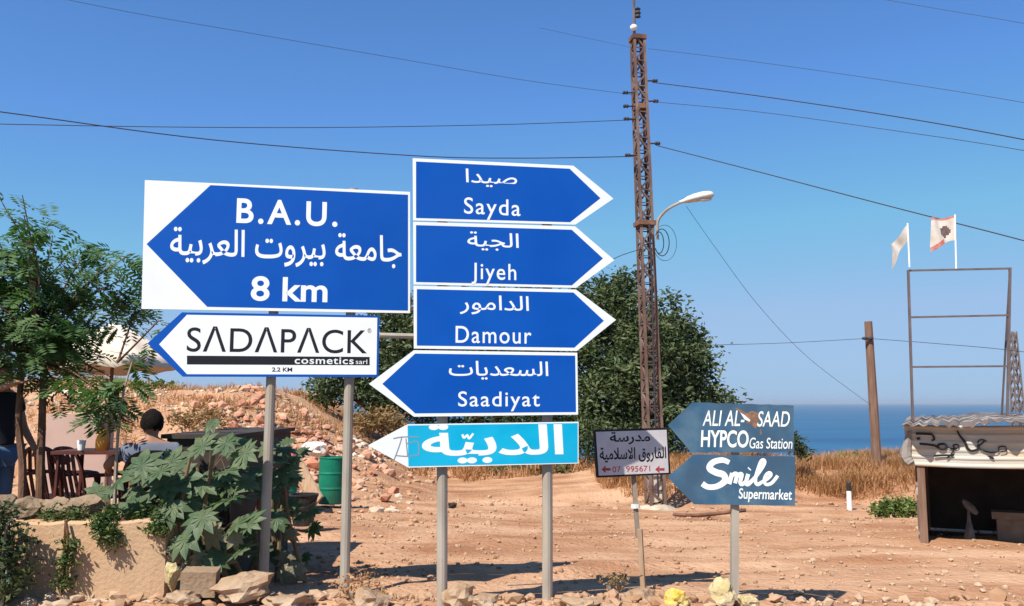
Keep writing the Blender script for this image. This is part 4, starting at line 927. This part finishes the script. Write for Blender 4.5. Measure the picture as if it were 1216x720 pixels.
# umbrella
uc = U(131, 480, 10.6); uz = U(131, 431, 10.6).z; tU = thing('patio_umbrella', (uc.x, uc.y, TZ), 'cream canvas patio umbrella on a brown pole behind the feathery tree', 'umbrella')
mb = MB(); mb.tube([(uc.x, uc.y, TZ), (uc.x, uc.y, uz+.48)], .022, 8); mb.build('pole', M_wood, tU)
NR, NC = 10, 48; vs = []; fs = []; R_ = .76
for i in range(NR+1):
    f_ = i/NR
    for k in range(NC):
        a = 2*math.pi*k/NC+.2; lob = abs(math.sin(a*4)); rad = R_*f_*(1-.06*lob*f_)*(1+.03*math.sin(a*3)); z = uz+.46*(1-f_**1.2)-.05*lob*f_**2+.02
        vs.append((uc.x+rad*math.cos(a), uc.y+rad*math.sin(a), z+.04*f_*math.sin(a+2.2)))
for i in range(NR):
    for k in range(NC): fs.append((i*NC+k, i*NC+(k+1) % NC, (i+1)*NC+(k+1) % NC, (i+1)*NC+k))
nb = len(vs)
for k in range(NC):
    x, y, z = vs[NR*NC+k]; vs.append((x, y, z-.075-.015*math.sin(k*1.7)))
for k in range(NC): fs.append((NR*NC+k, NR*NC+(k+1) % NC, nb+(k+1) % NC, nb+k))
mb = MB(); mb.add(vs, fs); mb.build('canopy', M_canvas, tU, sm=True)
for k in range(8):
    a = 2*math.pi*(k+.0)/8+.2; mb = MB(); mb.tube([(uc.x, uc.y, uz+.44), (uc.x+.71*math.cos(a), uc.y+.71*math.sin(a), uz+.02)], .008, 4); mb.build('rib', M_wood, tU)

# ------------------------------------------------------------------ drums, bucket, plank
def drum(px, py, d, w_, h_, m_, label, name='oil_drum', cat='drum'):
    c = U(px, py, d); r_ = w_/2/F*d; H_ = h_/F*d; t_ = thing(name, c, label, cat, 'green drums by the rubble')
    prof = [(0, 0), (r_*.97, 0), (r_, .02)]
    for f_ in (.33, .66): prof += [(r_, H_*f_-.03), (r_*1.04, H_*f_), (r_, H_*f_+.03)]
    prof += [(r_, H_-.02), (r_*1.03, H_), (r_*.96, H_), (r_*.94, H_-.12), (0, H_-.14)]
    mb = MB(); mb.lathe(c, prof, 28); mb.build('shell', m_, t_)
    mb = MB(); mb.lathe(c+Vector((0, 0, H_-.005)), [(r_*.98, -.012), (r_*1.06, 0), (r_*.98, .016)], 28); mb.build('rim', m_, t_); return t_, c, r_, H_
g1 = G(393, 16.6)
drum(393, 598, 16.6, 29, 53, M_paint_green, 'open green steel drum standing clear beside the right post of the B.A.U. sign')
t_, c, r_, H_ = drum(336, 603, 15.8, 30, 60, M_paint_green, 'green steel drum half hidden behind the smaller castor plant')
mb = MB(); mb.rock(c+Vector((.12, -.05, H_+.0)), (.3, .3, .22), 0, 2); tag(mb.build('red_bag', M_redpl), 'red plastic bag on top of the half hidden green drum', 'bag')
c = U(360, 624, 12.6); mb = MB(); mb.lathe(c, [(0, 0), (.14, 0), (.19, .40), (.205, .41), (.205, .43), (.18, .43), (.13, .02), (0, .02)], 20); tB2 = thing('bucket', c, 'black plastic tub in front of the leaning plank', 'bucket'); mb.build('shell', M_blackpl, tB2)
mb = MB(); mb.tube(cr([c+Vector((-.2, 0, .41)), c+Vector((-.14, -.14, .30)), c+Vector((0, -.2, .26)), c+Vector((.14, -.14, .30)), c+Vector((.2, 0, .41))]), .008, 5); mb.build('handle', M_blackpl, tB2)
mb = MB(); a, b_ = U(378, 596, 15.4), U(350, 545, 15.9); ax_ = (b_-a).normalized(); sd = Vector((.8, -.6, 0)).normalized(); nn = ax_.cross(sd).normalized(); sd = nn.cross(ax_)
vs = [p_+sd*s_*.13+nn*o_*.02 for p_ in (a, b_) for s_, o_ in ((-1, -1), (1, -1), (1, 1), (-1, 1))]
mb.add(vs, [(0, 1, 2, 3), (7, 6, 5, 4), (0, 4, 5, 1), (1, 5, 6, 2), (2, 6, 7, 3), (3, 7, 4, 0)]); tag(mb.build('plank', M_plank), 'wide pale plank leaning beside the green drum', 'plank')
mb = MB(); mb.tube(cr([U(800, 611, 17.2), U(830, 612, 17.3), U(885, 606, 17.6)]), .038, 8); tag(mb.build('pipe', M_rust), 'rusty pipe lying on the dirt between the mast and the gas station sign', 'pipe')
mb = MB(); q = G(1009, 19.2); mb.lathe(q-Vector((0, 0, .1)), [(0, 0), (.055, 0), (.05, .5), (0, .5)], 12); tK = thing('marker_post', q, 'short white marker post with a black top at the edge of the dry grass', 'marker post'); mb.build('shaft', M_whitepl, tK)
mb = MB(); mb.lathe(q+Vector((0, 0, .403)), [(.052, 0), (.05, .17), (.03, .2), (0, .2)], 12); mb.build('cap', M_blackpl, tK)

# ------------------------------------------------------------------ shed with steel frame and flags
DS = 12.6
sl_, sr = U(1088, 560, DS).x, U(1088, 560, DS).x+2.3
gz = G(1092, DS).z-.05; zf0, zf1 = U(1085, 553, DS).z, U(1085, 504, DS).z
tSh = thing('roadside_shed', (sl_, DS, gz), 'small open roadside shed with a corrugated fascia and black graffiti', 'shed')
x0 = U(1076, 530, DS).x
mb = MB(); b = mb; n = 40; rows = []          # horizontally ribbed fascia
H_ = zf1-zf0; prof = []
for i in range(n+1):
    f_ = i/n; prof.append((.013*max(0, math.sin(f_*math.pi*2*5.5))**.6 if math.sin(f_*math.pi*11) > 0 else 0, zf0+H_*f_))
NXF = 16; xs = np.linspace(x0, sr+.25, NXF); vs = []; fs = []
for x in xs:
    sag = -.012*math.sin((x-x0)*2.1)
    for o_, z in prof: vs.append((x, DS-.06-o_+.01*math.sin(x*3+z*5), z+sag))
for i in range(NXF-1):
    for k in range(n): fs.append((i*(n+1)+k, (i+1)*(n+1)+k, (i+1)*(n+1)+k+1, i*(n+1)+k+1))
nv = len(vs); vs2 = [(a, y+.03, z) for a, y, z in vs]; fs2 = [tuple(i+nv for i in f)[::-1] for f in fs]
mb.add(vs+vs2, fs+fs2); fas = mb.build('fascia', M_corr, tSh)
bF = Board((1076, 530), DS-.09, (1216, 530), DS-.09); mb = MB()
for pts, w_ in (([(1091, 515), (1100, 515), (1109, 515.5)], 2.6), ([(1092, 521), (1096, 520.5)], 2.8), ([(1109, 516), (1111, 521), (1108, 523)], 2), ([(1095, 527), (1103, 527.5), (1112, 529), (1118, 533), (1123, 532), (1123, 527.5), (1117, 527), (1114, 530)], 2.4), ([(1123, 530), (1130, 532), (1136, 531), (1136, 527.5), (1131, 528), (1132, 532), (1128, 540), (1124, 543)], 1.5), ([(1135, 511), (1138, 517), (1143, 524), (1146, 531), (1150, 534), (1156, 532), (1158, 527)], [1.4, 2.6, 2.2, 1.8]), ([(1156, 525), (1158, 521.5), (1163, 521.5), (1160, 526), (1156, 528), (1161, 533), (1170, 535.5), (1177, 534), (1178, 529), (1184, 528.5), (1185, 533), (1179, 534.5)], 1.4), ([(1111, 541), (1121, 540), (1130, 540), (1131, 538)], 2.2), ([(1168, 540), (1173, 542.5)], 1.8), ([(1164, 522), (1165, 523)], 2)):
    stroke(mb, bF, pts, np.array(w_)*1.15, .012)
mb.build('graffiti', M_black, fas)
mb = MB(); bF.poly(mb, [(1204, 552), (1206, 543), (1211, 537), (1217, 534), (1224, 541), (1224, 553)][::-1], .0165); mb.build('rust_stain', mat('orange_rust', (.50, .25, .09), (.48, .40, .30), 9, .9), fas)
# roof
mb = MB(); NXR = 64; vs = []; fs = []
rx = np.linspace(U(1072, 500, DS).x, sr+.45, NXR)
for j, (y, z) in enumerate(((DS-.34, zf1+.015), (DS+.9, zf1+.06), (DS+2.1, zf1+.10))):
    for i, x in enumerate(rx): vs.append((x, y+(.07*math.sin(x*7.3)+.05*math.sin(x*17+1) if j == 0 else 0), z+(.017+.013*math.sin(x*2.3+j))*math.sin(x*2*math.pi/.146)+.03*math.floor((x-rx[0])/.83)%.05+.012*math.sin(x*3.1)-(.05*max(0, math.sin(x*5.1+.6)) if j == 0 else 0)))
for j in range(2):
    for i in range(NXR-1): fs.append((j*NXR+i, j*NXR+i+1, (j+1)*NXR+i+1, (j+1)*NXR+i))
nv = len(vs); mb.add(vs+[(a, y, z-.012) for a, y, z in vs], fs+[tuple(i+nv for i in f)[::-1] for f in fs]+[(i, i+nv, i+1+nv, i+1) for i in range(NXR-1)]); mb.build('roof', M_roof, tSh)
for x, y in ((sl_+.06, DS+.02), (sl_+.06, DS+1.9), (sr, DS+.02), (sr, DS+1.9)):
    mb = MB(); mb.box((x, y, (gz+zf1)/2-.05), (.10, .10, zf1-gz)); mb.build('post', M_wood, tSh)
mb = MB(); mb.box((sl_+.0, DS+.98, (gz+zf1)/2-.03), (.03, 1.78, zf1-gz-.12)); mb.build('side_wall', M_roof, tSh)
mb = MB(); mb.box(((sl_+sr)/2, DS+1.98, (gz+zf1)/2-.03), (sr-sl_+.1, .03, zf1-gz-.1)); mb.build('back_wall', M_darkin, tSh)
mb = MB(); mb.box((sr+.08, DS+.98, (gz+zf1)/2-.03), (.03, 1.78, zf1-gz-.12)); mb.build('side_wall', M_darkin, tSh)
mb = MB(); mb.box(((sl_+sr)/2+.1, DS-.13, gz-.08), (sr-sl_+.6, .5, .14)); mb.build('door_sill', M_conc, tSh)
mb = MB(); mb.box(((sl_+sr)/2+.1, DS+1.03, gz-.085), (sr-sl_+.2, 1.8, .14)); mb.build('shade_toned_floor', M_darkin, tSh)  # inner floor coloured dark to give the shed's shade, sill kept pale
mb = MB(); mb.tube(cr([(sl_-.05, DS-.1, zf0+.02), (sl_-.12, DS-.08, zf0+.16), (sl_-.05, DS-.1, zf1-.1)]), [.03, .06, .06, .07, .07, .08, .08, .07, .06, .05, .04, .03, .03], 7); mb.build('tarp_flap', mat('dirty_tarp', (.2, .17, .15), (.3, .27, .24), 8, .9), tSh)
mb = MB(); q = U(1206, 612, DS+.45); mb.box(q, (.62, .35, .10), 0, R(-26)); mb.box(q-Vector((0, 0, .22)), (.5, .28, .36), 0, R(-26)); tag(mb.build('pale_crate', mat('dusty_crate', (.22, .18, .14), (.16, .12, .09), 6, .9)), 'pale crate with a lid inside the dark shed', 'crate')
mb = MB()
for pts, r_ in (([(1143, 594), (1147, 598), (1153, 604), (1160, 610)], [.02, .05, .06, .03]),):
    P = cr([U(a, b_, DS+.5) for a, b_ in pts], 4); mb.tube(P, list(np.interp(np.linspace(0, 3, len(P)), range(4), r_)), 6)
q = U(1150, 606, DS+.5); mb.tube([q, q-Vector((0, 0, .15)), (q.x, q.y, gz-.01)], [.02, .03, .10], 6)
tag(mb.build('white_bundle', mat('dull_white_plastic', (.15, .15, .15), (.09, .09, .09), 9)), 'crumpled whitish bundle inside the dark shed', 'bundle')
tSh.rotation_euler = (0, 0, R(-26))
# steel frame
DF = DS+.35; zr = zf1+.08
tFr = thing('billboard_frame', (U(1140, 490, DF).x, DF, zr-.06), 'empty steel billboard frame standing on the shed roof', 'billboard frame')
fx0b, fx0t = U(1083.5, 492, DF), U(1078.5, 321, DF); fx1b, fx1t = U(1195.5, 490, DF), U(1199.5, 318, DF)
fx0b.z = fx1b.z = zr-.06
for a, b_ in ((fx0b, fx0t), (fx1b, fx1t)):
    mb = MB(); mb.tube([a, b_], .022, 4); mb.build('upright', M_frame, tFr)
for py in ((321.5, 319), (377, 374.5), (436, 435)):
    k0 = U(1080, py[0], DF); k1 = U(1198, py[1], DF)
    f0 = (k0.z-fx0b.z)/(fx0t.z-fx0b.z); f1 = (k1.z-fx1b.z)/(fx1t.z-fx1b.z)
    mb = MB(); mb.tube([fx0b.lerp(fx0t, f0), fx1b.lerp(fx1t, f1)], .019, 4); mb.build('crossbar', M_frame, tFr)
mb = MB(); mb.tube([fx1t, Vector((fx1b.x+.22, DF+.55, zr-.02))],   .016, 4); mb.build('brace', M_frame, tFr)
def flag(p0, p1, top, drop, label, mats, seed, group='flags on the steel frame'):
    t_ = thing('flag', p0, label, 'flag', group); mb = MB(); mb.tube([p0, p1], .012, 6); mb.build('flagpole', M_whitepl, t_)
    vs = []; fs = []; mm = []; NU, NV = 18, 12
    for i in range(NU+1):
        for j in range(NV+1):
            u, v = i/NU, j/NV
            q = p1.lerp(p0, .02)+Vector(top)*u+Vector(drop)*v+Vector((0, .05*math.sin(u*9+v*3+seed)*u, .03*math.sin(u*6+v*4+seed)*u-.10*u*u*v))
            vs.append(q)
    for i in range(NU):
        for j in range(NV):
            fs.append((i*(NV+1)+j, (i+1)*(NV+1)+j, (i+1)*(NV+1)+j+1, i*(NV+1)+j+1)); u, v = (i+.5)/NU, (j+.5)/NV
            mm.append(mats[1](u, v))
    mb = MB(); mb.v = [tuple(p_) for p_ in vs]; mb.f = fs; mb.m = mm; mb.build('flag_cloth', mats[0], t_, sm=True)
p0, p1 = U(1078.3, 318, DF), U(1076, 266, DF); p0.y = p1.y = DF-.05
flag(p0, p1, (-.27, .0, -.33), (.02, .03, -.22), 'plain off-white flag drooping on the left upright of the steel frame', ([M_cloth_w], lambda u, v: 0), 1)
p0, p1 = U(1135.5, 320, DF), U(1134, 255, DF)
M_fl = [M_cloth_w, mat('flag_dark_print', (.10, .07, .07), (.2, .13, .12), 20, .9), mat('flag_red_print', (.5, .12, .10), (.6, .3, .25), 14, .9)]
flag(p0, p1, (-.37, .02, -.06), (.02, .02, -.36), 'off-white flag with red edge and dark emblem on the middle of the steel frame', (M_fl, lambda u, v: 1 if ((u-.42)/.2)**2+((v-.58)/.22)**2 < 1 else (2 if v < .12 or (v > .8 and u > .5) else 0)), 2.4)

# distant pylon
DP = 70.; tb_, tt_ = U(1209, 492, DP), U(1209, 394, DP); tb_.z = terrain(np.array([tb_.x]), np.array([DP]))[0]
tD = thing('far_pylon', tb_, 'distant dark lattice pylon at the right edge behind the shed', 'pylon'); mb = MB(); Hh = tt_.z-tb_.z
def pc(f_, i): h = .75*(1-f_)+.18*f_; return tb_+Vector((((-1, 1, 1, -1)[i])*h, ((-1, -1, 1, 1)[i])*h, Hh*f_))
for i in range(4):
    q = MB(); q.tube([pc(0, i), pc(1, i)], .06, 4); q.build('leg', M_farsteel, tD)
    for k in range(22): mb.tube([pc(k/22, i), pc((k+1)/22, (i+1) % 4)], .045, 4); mb.tube([pc(k/22, (i+1) % 4), pc((k+1)/22, i)], .045, 4)
mb.build('bracing', M_farsteel, tD)
for o in list(sc.objects):
    if '_o' in o: del o['_o']
# ------------------------------------------------------------------ sea haze
hm = bpy.data.materials.new('haze_air'); hm.use_nodes = True; ht = hm.node_tree; ht.nodes.clear()
ou = ht.nodes.new('ShaderNodeOutputMaterial'); vo = ht.nodes.new('ShaderNodeVolumePrincipled'); vo.inputs['Density'].default_value = 1.1e-4
vo.inputs['Color'].default_value = (.80, .88, .95, 1); vo.inputs['Anisotropy'].default_value = .2; ht.links.new(vo.outputs[0], ou.inputs['Volume'])
b = MB(); b.box((0, 7400, -8.5), (31000, 16000, 66)); hz = b.build('haze', hm); tag(hz, 'thin pale sea haze over the whole place', 'haze', kind='stuff')
